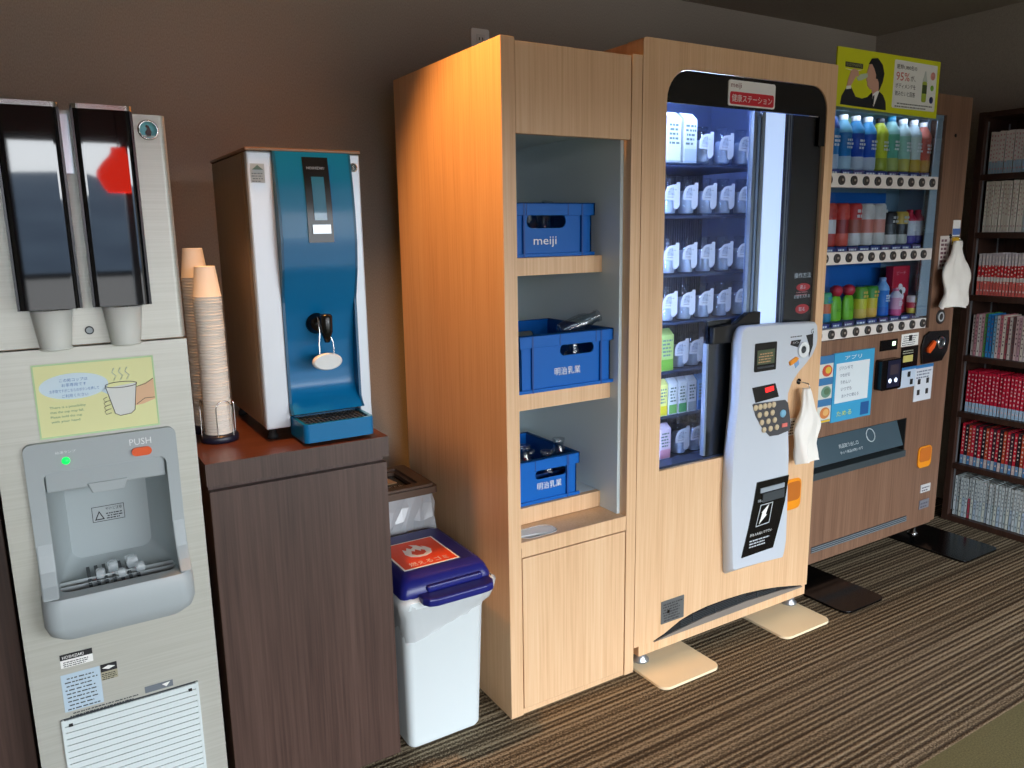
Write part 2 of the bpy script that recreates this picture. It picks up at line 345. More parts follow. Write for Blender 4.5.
# serving bay
b = MB(); by0 = TY-.012
b.plate(rr(-.047,.209,.66,.985,.014), [rr(*RX, .014)], by0, TY, GREY); bz = b.build('bay_bezel', t, bevel=.003)
b = MB(); d = TY+.105
x0, x1, z0, z1 = RX; q = .016
b.loft([[(p[0], by0+.002, p[1]) for p in rr(x0,x1,z0,z1,.014)], [(p[0], TY+.03, p[1]) for p in rr(x0+.003,x1-.003,z0+.003,z1-.003,.014)], [(p[0], d-.02, p[1]) for p in rr(x0+q,x1-q,z0+q,z1-q,.02)], [(p[0], d, p[1]) for p in rr(x0+q+.014,x1-q-.014,z0+q+.014,z1-q-.01,.02)]], GREYD, caps=False)
b.quad(x0+q+.01, x1-q-.01, z0+q+.01, z1-q-.006, d, GREYD); b.build('bay_recess', t, fix=False)
b = MB(); b.add([(x0+.002,TY-.004,.929),(x1-.002,TY-.004,.929),(x1-.002,TY-.002,.888),(x0+.002,TY-.002,.888),(x0+.002,TY+.09,.925),(x1-.002,TY+.09,.925),(x1-.006,TY+.085,.880),(x0+.006,TY+.085,.880)], [(0,1,2,3),(3,2,6,7),(0,3,7,4),(1,5,6,2),(0,4,5,1)], GREY)
ho = b.build('spout_hood', t, bevel=.003)
MB().plate([(.048,.896),(.117,.896),(.110,.876),(.055,.876)], [], TY-.006, TY+.05, GREY).build('spout_flap', ho, bevel=.002)
b = MB()      # projecting drip tray rim
oy = TY-.062
prof = lambda e, z: [(p[0], p[1], z) for p in rr(-.050+e, .212-e, oy+e, TY, (.03,.03,0,0))]
b.loft([prof(.02,.612), prof(.006,.626), prof(0,.645), prof(0,.690), prof(.004,.700)], GREY, caps=False)
ou = prof(.004,.700); inn = [(p[0], p[1], .702) for p in rr(-.018,.184,oy+.030,TY+.02,(.02,.02,0,0))]
n_ = len(ou); b.add(ou+inn, [(i, (i+1) % n_, n_+(i+1) % n_, n_+i) for i in range(n_) if abs(ou[i][1]-TY) > 1e-4 or abs(ou[(i+1) % n_][1]-TY) > 1e-4], GREY, False)
in2 = [(p[0], p[1], .676) for p in rr(-.010,.176,oy+.036,TY+.02,(.02,.02,0,0))]
b.loft([inn, in2], GREYD, caps=False); b.add(in2, [tuple(range(n_))], GREYD); b.add(prof(.02,.612), [tuple(range(n_))], GREY)
dt = b.build('drip_tray', t, fix=False)
b = MB()
for k in range(7): b.box(.03+k*.014, .036+k*.014, TY-.01, TY+.085, .694, .699, DGREY)
b.build('drain_grate', dt)
for xa_, xb_ in ((-.047,-.0195), (.1865,.209)):
    MB().plate([(by0+.001,.80),(by0-.004,.775),(by0-.012,.745),(by0-.026,.722),(oy+.004,.7025),(by0+.001,.7025)], [], xa_, xb_, GREY, 'yz').build('bay_cheek', bz, bevel=.003)
b = MB(); b.plate(rr(.128,.163,.938,.954,.008), [], by0-.006, by0, ORANGE); pb = b.build('push_button', t, bevel=.003)
MB().text('PUSH', .0125, (.126, by0, .959), WHITE, w=.038).build('push_lettering', t)
MB().lathe(.0185, .948, [(.007,by0), (.007,by0-.002), (.005,by0-.004), (0,by0-.005)], GREEN, 14, axis='y').build('indicator_lamp', t)
MB().text('給湯ランプ', .005, (.003, by0, .962), WHITE, w=.033).build('lamp_lettering', t)
b = MB().quad(.053,.112,.782,.814, d-.0005, C(170,178,180)); b.plate([(.053,.782),(.112,.782),(.112,.814),(.053,.814)], [[(.054,.783),(.111,.783),(.111,.813),(.054,.813)]], d-.0012, d-.0006, INK)
b.plate([(.057,.786),(.075,.786),(.066,.805)], [[(.060,.788),(.072,.788),(.066,.801)]], d-.0014, d-.0008, INK); b.text('やけど注意', .007, (.078,d-.001,.804), INK, w=.03); b.bars(.078,.109,.786,.801,3,d-.001,INK)
b.build('warning_label', t)
ice = mat('clear_ice', (225,235,238), .08, alpha=.32)
for k, (ix, iy, iz, s) in enumerate(((.075,TY+.03,.712,.020), (.110,TY+.035,.712,.022), (.052,TY+.012,.709,.017), (.122,TY+.008,.708,.016), (.088,TY-.004,.708,.015))):
    R = random.Random(k); b = MB(); b.loft([[(ix+s*.5*a*j+R.uniform(-.002,.002), iy+s*.5*c*j, iz-s*.5+h*s) for a, c in ((1,1),(-1,1),(-1,-1),(1,-1))] for h, j in ((0,.8),(.3,1),(.8,1),(1,.7))], ice)
    b.build('ice_chunk', at=(ix, iy, iz-s*.5), bevel=.002, label='clear ice chunk left in the tea dispenser drip tray', cat='ice', group='ice chunks in the drip tray')
# stickers and grille on the lower door
y = TY-.0012
b = MB().quad(-.034,.021,.539,.567,y,PAPER).quad(-.034,.021,.555,.567,y-.0004,INK).text('HOSHIZAKI', .006, (-.030,y-.0008,.558), PAPER, w=.036); b.bars(-.030,.018,.541,.553,3,y-.0006,INK); b.build('maker_label', t)
b = MB().quad(-.037,.030,.447,.525,y,C(186,206,220)); b.bars(-.033,.026,.450,.522,9,y-.0005,DGREY,.3,4); b.build('data_label', t)
b = MB().quad(.031,.060,.492,.526,y,C(170,165,140)).quad(.031,.060,.510,.526,y-.0005,INK); b.plate([(.034,.518),(.045,.522),(.057,.518),(.045,.514)], [], y-.0009, y-.0004, PAPER); b.bars(.032,.058,.493,.508,4,y-.0006,INK); b.build('rating_label', t)
b = MB().quad(.104,.157,.439,.453,y,C(110,118,126)); b.plate([(.136,.449),(.152,.451),(.144,.442)], [], y-.0008, y-.0003, PAPER); b.build('arrow_label', t)
b = MB(); b.bars(-.036,.095,.4345,.4455,2,y-.0002,DGREY,.4,9); b.build('small_print', t)
b = MB(); gl = mat('grille_white', (212,222,222), .4)
for k in range(25): b.box(-.043,.200,TY-.006,TY,.096+k*.0135,.1078+k*.0135,gl)
b.box(-.046,.203,TY-.003,TY,.08,.434,DGREY).box(-.046,-.041,TY-.007,TY,.08,.434,gl).box(.199,.204,TY-.007,TY,.08,.434,gl)
for sx in (-.034,.184): b.box(sx,sx+.007,TY-.0075,TY-.006,.418,.424,INK)
b.build('vent_grille', t)

# ------------------------------------------------------------------ paper cup towers
cupm = CUP
for s, (cx, cy, ztop, n, tip) in enumerate(((.340, 1.885, 1.282, 49, 'front'), (.336, 1.995, 1.321, 53, 'rear'))):
    g = 'paper cups nested in the %s tower' % tip
    st = thing('cup_holder', 'wire cup holder on round navy base, under the %s cup tower' % tip, 'cup holder', (cx, cy, .8752))
    MB().lathe(cx, cy, [(0,.8755), (.041,.8755), (.043,.879), (.043,.888), (.040,.893), (0,.893)], mat('navy_base', (22,28,48), .35), 32).build('base', st)
    for a in (0, 2.09, 4.19):
        a -= 1.35; dx, dy = math.cos(a), math.sin(a); px, py = -dy, dx; r = .036; hh = .955; pts = []
        for k in range(13):
            th = PI*k/12; w = .019*math.cos(th); pts.append((cx+dx*r+px*w, cy+dy*r+py*w, hh+.019*math.sin(th)))
        pts = [(cx+dx*r+px*.019, cy+dy*r+py*.019, .89)]+pts+[(cx+dx*r-px*.019, cy+dy*r-py*.019, .89)]
        MB().tube(pts, .0014, CHROME, 6).build('wire_loop', st)
    H = .070; pitch = (ztop-H-.894)/(n-1); proto = None
    for k in range(n):
        z = ztop-H-k*pitch                                  # rim height of this cup (upside down)
        last = k == 0
        lab = 'upside-down paper cup, %s from the top of the %s tower' % (nth(k), tip)
        if last:
            b = MB().lathe(0, 0, [(.0305,0), (.0316,.0006), (.0318,.002), (.0309,.0034), (.0303,.004), (.0225,.068), (.0220,.070), (.0205,.070), (.0200,.067), (0,.067)], cupm, 30, cap=False)
            proto = b.build('paper_cup', at=(0,0,0), label=lab, cat='paper cup', group=g, fix=False); proto.location = (cx, cy, z)
        else:
            o = proto.copy(); COL.objects.link(o); o.location = (cx+random.uniform(-.0006,.0006), cy+random.uniform(-.0006,.0006), z); o['label'] = lab

# ------------------------------------------------------------------ teal water server
WY = 1.80
t = thing('water_server', 'teal and silver countertop water server with white lever on dark cabinet', 'water server', (.56, WY, .8752))
x0, x1 = .430, .690
b = MB(); b.box(x0, x1, WY+.040, 2.165, .905, 1.530, STEELD).box(x0, .486, WY+.012, WY+.04, .905, 1.53, STEELD).box(.664, x1, WY+.012, WY+.04, .905, 1.53, STEELD); b.build('housing', t, bevel=.004)
MB().box(x0-.002, x1+.002, WY-.002, 2.167, 1.530, 1.538, mat('bronze_trim', (120,92,70), .35, metal=.5)).build('lid', t, bevel=.002)
for a, c in ((x0, .487), (.660, x1)): MB().box(a, c, WY, WY+.02, .903, 1.530, SILVERP).build('side_panel', t, bevel=.004)
pr = [(1.530,-.010), (1.46,-.022), (1.40,-.028), (1.33,-.030), (1.27,-.024), (1.22,-.010), (1.17,.006), (1.10,.020), (1.03,.026), (.99,.025), (.968,.014), (.950,-.008), (.935,-.020)]
def py(z):
    for (za, ya), (zb, yb) in zip(pr, pr[1:]):
        if zb <= z <= za: s = (za-z)/(za-zb); s = s*s*(3-2*s) if False else s; return WY+ya+(yb-ya)*s
    return WY+pr[-1][1]
zs = [1.530-(1.530-.935)*i/48 for i in range(49)]
b = MB()
f = lambda u, v: ((.490+.168*v), py(1.530-.595*u), 1.530-.595*u)
b.grid(f, 48, 4, TEAL)
ed = lambda u, v: (.490, min(py(1.530-.595*u), WY-.002)*(1-v)+v*(WY+.03) if v > 0 else min(py(1.530-.595*u), WY-.002), 1.530-.595*u)
for xx in (.488, .660):
    vs = []
    for z in zs:
        yo = min(py(z), WY-.004); vs += [(xx-.003, yo, z), (xx+.003, yo, z), (xx+.003, WY+.035, z), (xx-.003, WY+.035, z)]
    rings = [vs[i*4:i*4+4] for i in range(len(zs))]; b.loft(rings, TEALD, smooth=False)
b.build('front_panel', t, fix=False)
b = MB(); fw = [(z, py(z)-.0022) for z in zs if 1.325 <= z <= 1.519]
def strip(xa_, xb_, za, zb, dy, m, nn=10):
    g = MB(); vs = []
    for i in range(nn+1):
        z = za+(zb-za)*i/nn; yy = py(z)-dy; vs += [(xa_,yy,z), (xb_,yy,z)]
    return g.add(vs, [(2*i,2*i+1,2*i+3,2*i+2) for i in range(nn)], m, True)
wd = strip(.548, .607, 1.330, 1.519, .003, BLACK); wd.text('HOSHIZAKI', .006, (.556, py(1.49)-.0042, 1.492), C(190,195,200), w=.040); w_ = wd.build('display_window', t, fix=False)
strip(.564, .593, 1.380, 1.476, .0045, DISPB).build('level_display', w_, fix=False)
strip(.558, .600, 1.350, 1.370, .006, mat('satin_chrome', (190,196,200), .35, metal=.8), 4).build('chrome_tab', w_, fix=False)
b = MB().lathe(.673, 1.500, [(.010,WY), (.010,WY-.003), (.008,WY-.0035), (0,WY-.0035)], [CHROME,CHROME,C(40,60,66)], 20, axis='y', cap=False); b.text('S', .009, (.670,WY-.0035,1.4955), C(200,210,210)); b.build('round_badge', t)
b = MB().quad(.437,.468,1.462,1.503,WY-.001,C(176,186,190)); b.bars(.439,.466,1.464,1.486,4,WY-.0015,C(120,130,136)); b.plate([(.441,1.490),(.465,1.490),(.453,1.500)], [], WY-.0018, WY-.0011, C(90,120,110)); b.build('maker_label', t)
ty = py(1.14)
b = MB().lathe(.566, 1.143, [(.026,ty), (.024,ty-.006), (.018,ty-.010), (.018,ty-.03), (0,ty-.03)], BLACK, 24, axis='y'); tp = b.build('tap', t)
b = MB().lathe(.577, ty-.040, [(0,1.100), (.006,1.100), (.010,1.114), (.014,1.125), (.015,1.160), (.012,1.166), (0,1.167)], BLACK, 18); b.lathe(.570, 1.146, [(.011,ty-.03), (.011,ty-.04)], BLACK, 14, axis='y')
b.build('tap_nozzle', tp)
lv = MB()
for sx, s2 in ((.560, .555), (.580, .589)): lv.tube([(sx,ty-.034,1.16), (sx,ty-.042,1.125), (s2,ty-.046,1.10), (s2,ty-.048,1.068)], .0018, CHROME, 8)
wl = lv.build('lever_wire', tp)
b = MB().loft([[(p[0], ty-.054+dyy, p[1]) for p in ell(.572,1.056,.036*k,.0205*k,28)] for dyy, k in ((0,.86), (.003,.97), (.008,1), (.013,.95), (.015,.85))], WHITE); b.build('lever_paddle', wl)
# drip tray
b = MB(); z0, z1 = .883, .926
ro = lambda z, e=0: [(p[0], p[1], z) for p in rr(.489+e, .656-e, 1.702+e, 1.815-e, (.012,.012,0,0))]
b.loft([ro(z0), ro(z1)], TEAL, smooth=False, caps=False); b.add(ro(z0), [tuple(range(len(ro(z0))))], TEAL)
o1, o2 = ro(z1), ro(z1, .008); n_ = len(o1); b.add(o1+o2, [(i,(i+1)%n_,n_+(i+1)%n_,n_+i) for i in range(n_)], TEAL); b.add(ro(z1-.012,.008), [tuple(range(n_))], TEALD); b.loft([o2, ro(z1-.012,.008)], TEALD, smooth=False, caps=False)
dt = b.build('drip_tray', t, fix=False)
b = MB()
for k in range(14): b.box(.500+k*.0105,.504+k*.0105,1.712,1.806,.916,.924,DGREY)
for k in range(6): b.box(.499,.646,1.713+k*.018,1.716+k*.018,.9185,.9235,DGREY)
b.build('drip_grate', dt)
for sx in (.450, .668):
    for sy in (1.83, 2.13): MB().lathe(sx, sy, [(.013,.8755), (.013,.885), (.009,.888), (.009,.906)], BLACKM, 14).build('foot', t)

# ------------------------------------------------------------------ litter bins
t = thing('litter_bin', 'white litter bin with navy lid and flame label beside the cabinet', 'bin', (.81, 1.80, 0))
def ring(x0, x1, y0, y1, z, r=.02, n=5): return [(p[0], p[1], z) for p in rr(x0, x1, y0, y1, r, n)]
bw = mat('bin_white', (226,236,238), .35)
MB().loft([ring(.722,.928,1.724,1.955,.002), ring(.716,.932,1.719,1.960,.012), ring(.702,.938,1.690,1.960,.40,.024), ring(.692,.958,1.668,1.966,.425,.026), ring(.690,.962,1.664,1.968,.445,.026)], bw).build('bin_body', t)
b = MB(); R = random.Random(3)
N_ = 96
def bagring(ex, z, amp):
    r0 = []
    base = rr(.700-ex, .940+ex, 1.688-ex, 1.950+ex, .028, 8)
    per = []; tot = 0
    for i in range(N_):
        u = i/N_*len(base); k = int(u); f = u-k; a = base[k % len(base)]; c = base[(k+1) % len(base)]
        x, y_ = a[0]+(c[0]-a[0])*f, a[1]+(c[1]-a[1])*f; r0.append((x+R.uniform(-amp,amp), y_+R.uniform(-amp,amp), z(i)))
    return r0
base_n = len(rr(0,1,0,1,.1,8))
def seg_ring(ex, zf, amp):
    base = rr(.708-ex, .945+ex, 1.686-ex, 1.950+ex, .028, 5); out = []
    L_ = len(base)
    for i in range(L_):
        a = base[i]; c = base[(i+1) % L_]; dd = math.hypot(c[0]-a[0], c[1]-a[1]); m_ = 9 if dd > .05 else 1
        for k in range(m_):
            f = k/m_; x, y_ = a[0]+(c[0]-a[0])*f, a[1]+(c[1]-a[1])*f; out.append((x+R.uniform(-amp,amp), y_+R.uniform(-amp,amp), zf(x, y_)+R.uniform(-amp,amp)))
    return out
hem = lambda x, y_: .325+.06*max(0, min(1, (x-.74)/.2))
b.loft([seg_ring(.000, hem, .003), seg_ring(.003, lambda x, y_: hem(x,y_)*.7+.12, .003), seg_ring(.010, lambda x, y_: .395, .003), seg_ring(.018, lambda x, y_: .420, .002), seg_ring(.022, lambda x, y_: .445, .0015), seg_ring(.014, lambda x, y_: .4535, .001)], mat('white_bag_film', (214,220,222), .3, alpha=.72), caps=False)
b.build('bag_liner', t)
b = MB(); b.loft([ring(.694,.950,1.674,1.970,.450,.02), ring(.694,.950,1.672,1.972,.466,.02), ring(.702,.942,1.684,1.980,.488,.02), ring(.712,.934,1.70,1.972,.499,.02), ring(.724,.924,1.722,1.960,.503,.02)], NAVY)
ld = b.build('lid', t, bevel=.003)
b = MB()
hp = [(.738,1.700),(.738,1.648),(.748,1.630),(.770,1.624),(.908,1.624),(.930,1.630),(.940,1.650),(.940,1.700)]
b.plate(hp, [], .440, .462, NAVY, 'xy'); b.plate([(.752,1.725),(.761,1.665),(.918,1.665),(.928,1.725)], [], .462, .478, NAVY, 'xy')
b.build('lid_handle', ld, bevel=.006, seg=3)
b = MB(); LF = (Vector((1,0,0)), Vector((0,1,0)))
lx0, lx1, ly0, ly1, lz = .727,.886,1.730,1.905,.5035
b.box(lx0,lx1,ly0,ly1,lz,lz+.0006,PAPER).box(lx0+.005,lx1-.005,ly0+.005,ly1-.005,lz+.0006,lz+.0009,FIRE)
cx, cy = .808, 1.828; zt = lz+.0009
fl = [(-.040,-.006),(-.032,-.028),(-.012,-.040),(.012,-.040),(.032,-.028),(.041,-.004),(.034,.018),(.024,.030),(.026,.014),(.014,.040),(-.004,.052),(.002,.034),(-.010,.022),(-.018,.036),(-.026,.018),(-.034,.028)]
hole = [(-.022,-.012),(-.012,-.026),(.006,-.029),(.020,-.018),(.022,-.002),(.014,.008),(.010,-.004),(.000,.016),(-.006,.002),(-.014,.010)]
b.plate([(cx+a*.95, cy+c*.95) for a, c in fl], [[(cx+a*.95, cy+c*.95) for a, c in hole]], zt, zt+.0004, PAPER, 'xy')
b.text('燃えるゴミ', .024, (.752, 1.742, zt), PAPER, frame=LF, w=.110); b.build('flame_label', ld, label='orange flame label for burnable rubbish')
t = thing('rubbish_bin', 'brown-lidded bin with clear bag behind the navy-lidded bin', 'bin', (.83, 2.13, 0))
BR = mat('brown_bin_lid', (84,66,54), .35)
MB().loft([ring(.72,.93,2.05,2.21,.002), ring(.70,.945,2.02,2.225,.55)], mat('grey_bin_body', (90,88,86), .5)).build('bin_body', t)
b = MB(); b.plate(rr(.69,.958,1.995,2.24,.015), [rr(.735,.90,2.05,2.19,.01)], .595, .615, BR, 'xy'); b.plate(rr(.70,.95,2.005,2.23,.012), [rr(.728,.912,2.035,2.205,.01)], .615, .622, BR, 'xy')
l2 = b.build('lid', t, bevel=.002)
b = MB().plate(rr(.737,.898,2.052,2.188,.01), [], .596, .606, BLACK, 'xy').plate([(.80,2.11),(.875,2.11),(.865,2.165),(.81,2.165)], [], .606, .609, C(214,180,136), 'xy'); b.text('ペットボトル', .014, (.79,2.075,.606), PAPER, frame=LF, w=.09); b.build('opening_label', l2)
b = MB(); R = random.Random(8)
def br2(e, z, a):
    a = a*1.7; base = rr(.700-e,.946+e,2.008-e,2.230+e,.02,3); out = []
    for i in range(len(base)):
        p, c = base[i], base[(i+1) % len(base)]; m_ = 12 if math.hypot(c[0]-p[0], c[1]-p[1]) > .05 else 1
        for k in range(m_): f = k/m_; out.append((p[0]+(c[0]-p[0])*f+R.uniform(-a,a), p[1]+(c[1]-p[1])*f+R.uniform(-a,a), z+R.uniform(-a,a)))
    return out
b.loft([br2(.008,.36,.005), br2(.012,.42,.006), br2(.010,.47,.006), br2(.008,.52,.006), br2(.004,.56,.005), br2(.001,.596,.001)], mat('clear_bag', (196,200,204), .22, alpha=.62, spec=.8), smooth=False, caps=False)
b.build('clear_bag', t)

# ------------------------------------------------------------------ tall pale cabinet
t = thing('crate_cabinet', 'tall pale oak open cabinet holding three blue milk crates', 'cabinet', (1.23, 1.69, 0))
CB = 2.33
MB().box(1.014,1.054,1.69,CB,0,1.806,OAK).build('side_board', t, bevel=.0012)
MB().box(1.421,1.456,1.69,CB,0,1.803,OAK).build('side_board', t, bevel=.0012)
MB().box(1.056,1.4195,1.693,1.712,1.585,1.799,OAK).build('header_board', t, bevel=.0012)
MB().box(1.054,1.421,1.72,CB,1.775,1.797,OAK).build('top_board', t)
b = MB().box(1.054,1.421,2.28,2.293,.50,1.775,LAMI).box(1.410,1.4208,1.722,2.28,.515,1.62,LAMI).box(1.0542,1.062,1.722,2.28,.515,1.62,LAMI).box(1.055,1.42,1.722,2.28,1.612,1.622,LAMI); b.build('inner_lining', t)
MB().box(1.0625,1.4095,1.800,2.275,1.229,1.277,OAK).build('shelf', t, bevel=.001)
MB().box(1.0625,1.4095,1.757,2.275,.866,.914,OAK).build('shelf', t, bevel=.001)
b = MB().box(1.0625,1.4095,1.802,1.822,.518,.567,OAK).box(1.0625,1.4095,1.822,2.275,.549,.567,LAMI); b.build('shelf', t, bevel=.001)
slot = rr(1.070,1.197,1.705,1.772,.033,8)
b = MB().plate([(1.0545,1.692),(1.4205,1.692),(1.4205,2.275),(1.0545,2.275)], [slot], .500, .516, OAK, 'xy'); b.plate([(1.0545,1.692),(1.4205,1.692),(1.4205,1.80),(1.0545,1.80)], [slot], .516, .5175, OAK, 'xy')
b.box(1.056,1.4195,1.6915,1.705,.474,.5155,OAK)
lg = b.build('return_ledge', t)
b = MB(); b.loft([[(p[0],p[1],z) for p in slot] for z in (.5185,.515,.472)], WHITE, caps=False); b.add([(p[0],p[1],.472) for p in slot], [tuple(range(len(slot)))], BLACKM); b.plate([(1.072,1.735),(1.13,1.728),(1.17,1.712),(1.195,1.725),(1.196,1.75),(1.165,1.771),(1.10,1.771),(1.074,1.76)], [], .500, .517, WHITE, 'xy'); b.build('return_chute', lg, fix=False)  # black floor paints the hole's deep shade, raised white plug its bright far wall
MB().box(1.0575,1.4175,1.691,1.709,.018,.470,OAK).build('door', t, bevel=.0012)
MB().box(1.0545,1.4205,1.695,1.71,0,.015,OAK).build('plinth', t)
MB().box(1.054,1.421,2.295,CB,0,1.79,OAK).build('back_board', t)

def crate(loc, label, w, d, h, text, tw, th, tdx, tz, hole, rz=0):
    """loc = front-lower centre"""
    t = thing('milk_crate', label, 'crate', (0,0,0), 'blue milk crates in the oak cabinet')
    b = MB(); hw = w/2
    hz0, hz1, hx0, hx1, hr = hole
    fo = [(-hw+.008,0),(hw-.008,0),(hw-.008,h),(-hw+.008,h)]
    b.plate(fo, [rr(hx0,hx1,hz0,hz1,hr,6)], 0.006, .012, BLUE); b.plate(fo, [rr(hx0,hx1,hz0,hz1,hr,6)], d-.012, d-.006, BLUE)
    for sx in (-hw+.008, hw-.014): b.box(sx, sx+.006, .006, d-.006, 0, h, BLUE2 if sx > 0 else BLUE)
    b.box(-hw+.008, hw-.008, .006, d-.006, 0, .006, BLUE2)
    # rims and ribs
    b.plate([(-hw,0),(hw,0),(hw,d),(-hw,d)], [[(-hw+.014,.014),(hw-.014,.014),(hw-.014,d-.014),(-hw+.014,d-.014)]], h-.004, h, BLUE, 'xy')
    b.box(-hw, hw, 0, .006, h-.034, h, BLUE); b.box(-hw, hw, d-.006, d, h-.034, h, BLUE)
    b.box(-hw, -hw+.006, .0, d, h-.034, h, BLUE); b.box(hw-.006, hw, .0, d, h-.034, h, BLUE)
    b.box(-hw, hw, 0, .006, 0, .010, BLUE); b.box(-hw, hw, d-.006, d, 0, .010, BLUE)
    b.build('shell', t, bevel=.0012)
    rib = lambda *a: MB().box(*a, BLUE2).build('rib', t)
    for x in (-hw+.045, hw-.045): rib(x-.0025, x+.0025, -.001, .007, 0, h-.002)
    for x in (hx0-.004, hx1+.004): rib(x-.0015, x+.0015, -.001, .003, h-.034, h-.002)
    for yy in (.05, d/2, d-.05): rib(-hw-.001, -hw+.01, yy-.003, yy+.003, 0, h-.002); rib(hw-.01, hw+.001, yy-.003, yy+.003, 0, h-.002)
    g = MB()
    for k in range(1,5): g.box(-hw+.014, hw-.014, d*k/5-.0015, d*k/5+.0015, .006, h*.5, BLUE2)
    for k in range(1,4): g.box(-hw+w*k/4-.0015, -hw+w*k/4+.0015, .014, d-.014, .006, h*.5, BLUE2)
    g.build('bottle_divider_grid', t)
    MB().text(text, th, (tdx, .0052, tz), WHITE, w=tw).build('lettering', t)
    t.location = loc; t.rotation_euler.z = rz
    return t
crate((1.250,1.812,1.2775), 'blue milk crate with meiji lettering on the top shelf', .285,.29,.146, 'meiji', .076, .029, -.064, .026, (.078,.116,-.085,.045,.018))
crate((1.247,1.742,.9145), 'blue milk crate on the middle shelf with a tilted bottle', .322,.33,.158, '明治乳業', .088, .022, -.042, .040, (.094,.124,-.022,.094,.014), 0)
crate((1.200,1.812,.5675), 'blue milk crate on the lowest shelf with upright bottles', .280,.29,.132, '明治乳業', .086, .022, -.010, .038, (.070,.096,-.015,.095,.012))

def milk_glass(h=.130, r=.0275):
    b = MB().lathe(0, 0, [(0,.001), (r-.004,.001), (r,.005), (r,h*.56), (r*.86,h*.68), (r*.60,h*.80), (r*.56,h*.90), (r*.68,h*.93), (r*.68,h), (r*.55,h), (r*.5,h*.85), (r*.8,h*.6), (r*.85,.008), (0,.006)], BOTTLEG, 18, cap=False)
    return b
proto = milk_glass().build('empty_bottle', at=(0,0,0), label='x', cat='bottle', group='empty glass bottles in the crates')
lst = [((1.175,1.862,.604),None,'empty glass bottle beside the lettered end of the lowest crate'), ((1.303,1.870,.604),None,'empty glass bottle poking up at the far side of the lowest crate'), ((1.215,1.900,.574),None,'empty glass bottle behind the handle slot of the lowest crate'), ((1.255,1.864,.574),None,'second bottle behind the handle slot of the lowest crate'),
       ((1.281,1.828,1.058),tuple(Vector((.91,-.2,.36)).to_track_quat('Z','Y').to_euler()),'tilted glass bottle leaning over the rim of the middle crate'), ((1.18,1.80,.922),(.2,.9,.0),'empty glass bottle lying inside the middle crate'), ((1.30,1.790,.922),None,'upright bottle behind the middle crate handle slot'), ((1.21,1.864,1.285),None,'empty glass bottle behind the top crate handle slot'), ((1.30,1.95,1.305),(.0,.25,.3),'empty bottle leaning at the back of the top crate')]
for k, (l, r, lab) in enumerate(lst):
    o = proto if k == 0 else proto.copy()
    if k: COL.objects.link(o)
    o.location = l; o['label'] = lab
    if r: o.rotation_euler = r
# make the tilted bottle rest on the rim
# ------------------------------------------------------------------ milk vending machine
t = thing('milk_vending_machine', 'pale oak milk vending machine with tall lit glass window', 'vending machine', (1.86, 1.69, 0))
vx0, vx1, vy, vb = 1.455+.003, 2.266, 1.69, 2.43
b = MB().box(vx0+.004, vx0+.06, vy+.075, vb, .055, 1.846, OAK).box(vx1-.03, vx1-.002, vy+.075, vb, .055, 1.846, OAK).box(vx0+.06, vx1-.03, vb-.03, vb, .055, 1.846, OAK).box(vx0+.06, vx1-.03, vy+.075, vb-.03, 1.80, 1.846, OAK).box(vx0+.06, vx1-.03, vy+.075, vb-.03, .055, .55, OAK)
b.build('cabinet_body', t)
WO = [(1.545,.633),(1.96,.633),(1.96,1.0),(2.226,1.0)]+rr(1.545, 2.226, .633, 1.780, (0,0,.075,.085), 8)[2:]
vent = [(1.535,.080),(1.58,.092),(1.648,.118),(1.70,.128),(1.766,.134),(1.85,.135),(1.945,.131),(2.03,.122),(2.10,.112),(2.17,.098),(2.235,.084),(2.235,.080)]
b = MB(); b.plate(rr(vx0, vx1, .080, 1.850, (0,0,.006,.012)), [WO], vy, vy+.07, OAK); b.build('door', t, bevel=.005, seg=3)
b = MB().box(vx0+.022, vx1-.004, vy+.004, vy+.05, .042, .079, OAK); b.build('bottom_rail', t, bevel=.001)
b = MB(); b.plate([(a, c) for a, c in vent], [], vy-.0012, vy+.001, BLACKM); b.plate([(1.535,.0795),(1.60,.088),(1.75,.101),(1.95,.104),(2.12,.097),(2.235,.0825),(2.235,.0795)], [], vy-.006, vy-.001, C(128,120,112)); vt = b.build('kick_vent', t)
b = MB()
for k in range(1,9):
    z = .081+k*.0058; xs = [a for a, c in vent if c >= z+.001]
    if len(xs) > 1: b.box(min(xs), max(xs), vy-.003, vy-.0012, z, z+.0022, DGREY)
for x in (1.70,1.80,1.90,2.00): b.box(x,x+.004,vy-.0045,vy-.001,.10,.122,DGREY)
b.build('vent_slats', vt)
for fx in (1.512, 2.214):
    b = MB().lathe(fx, vy+.032, [(.0,.0095), (.027,.0095), (.027,.015), (.018,.022), (.018,.030), (.010,.031), (.010,.043)], ALU, 18); b.build('leveling_foot', t)
# cooled cavity
b = MB(); ix0, ix1, iy1, iz0, iz1 = 1.52, 2.231, 2.20, .58, 1.79
b.box(ix0, ix1, iy1, iy1+.01, iz0, iz1, LINER).box(ix0-.003, ix0, vy+.072, iy1, iz0, iz1, LINER).box(ix1, ix1+.004, vy+.072, iy1, iz0, iz1, LINER).box(ix0, ix1, vy+.072, iy1, iz1, iz1+.008, LINER).box(ix0, ix1, vy+.072, iy1, iz0-.01, iz0, LINERD)
b.build('cavity_liner', t)
gm = MB().plate([(1.546,.634),(1.959,.634),(1.959,1.001),(2.225,1.001)]+rr(1.546,2.225,.634,1.779,(0,0,.074,.084),8)[2:], [], vy+.010, vy+.013, GLASS); gm.build('window_pane', t)
b = MB(); hd = rr(1.547,2.2235,1.690,1.7785,(0,0,.073,.083),8); b.plate(hd, [], vy+.003, vy+.009, BLACK); b.box(2.194,2.2245,vy+.003,vy+.009,1.60,1.69,BLACK); b.build('header_panel', t)
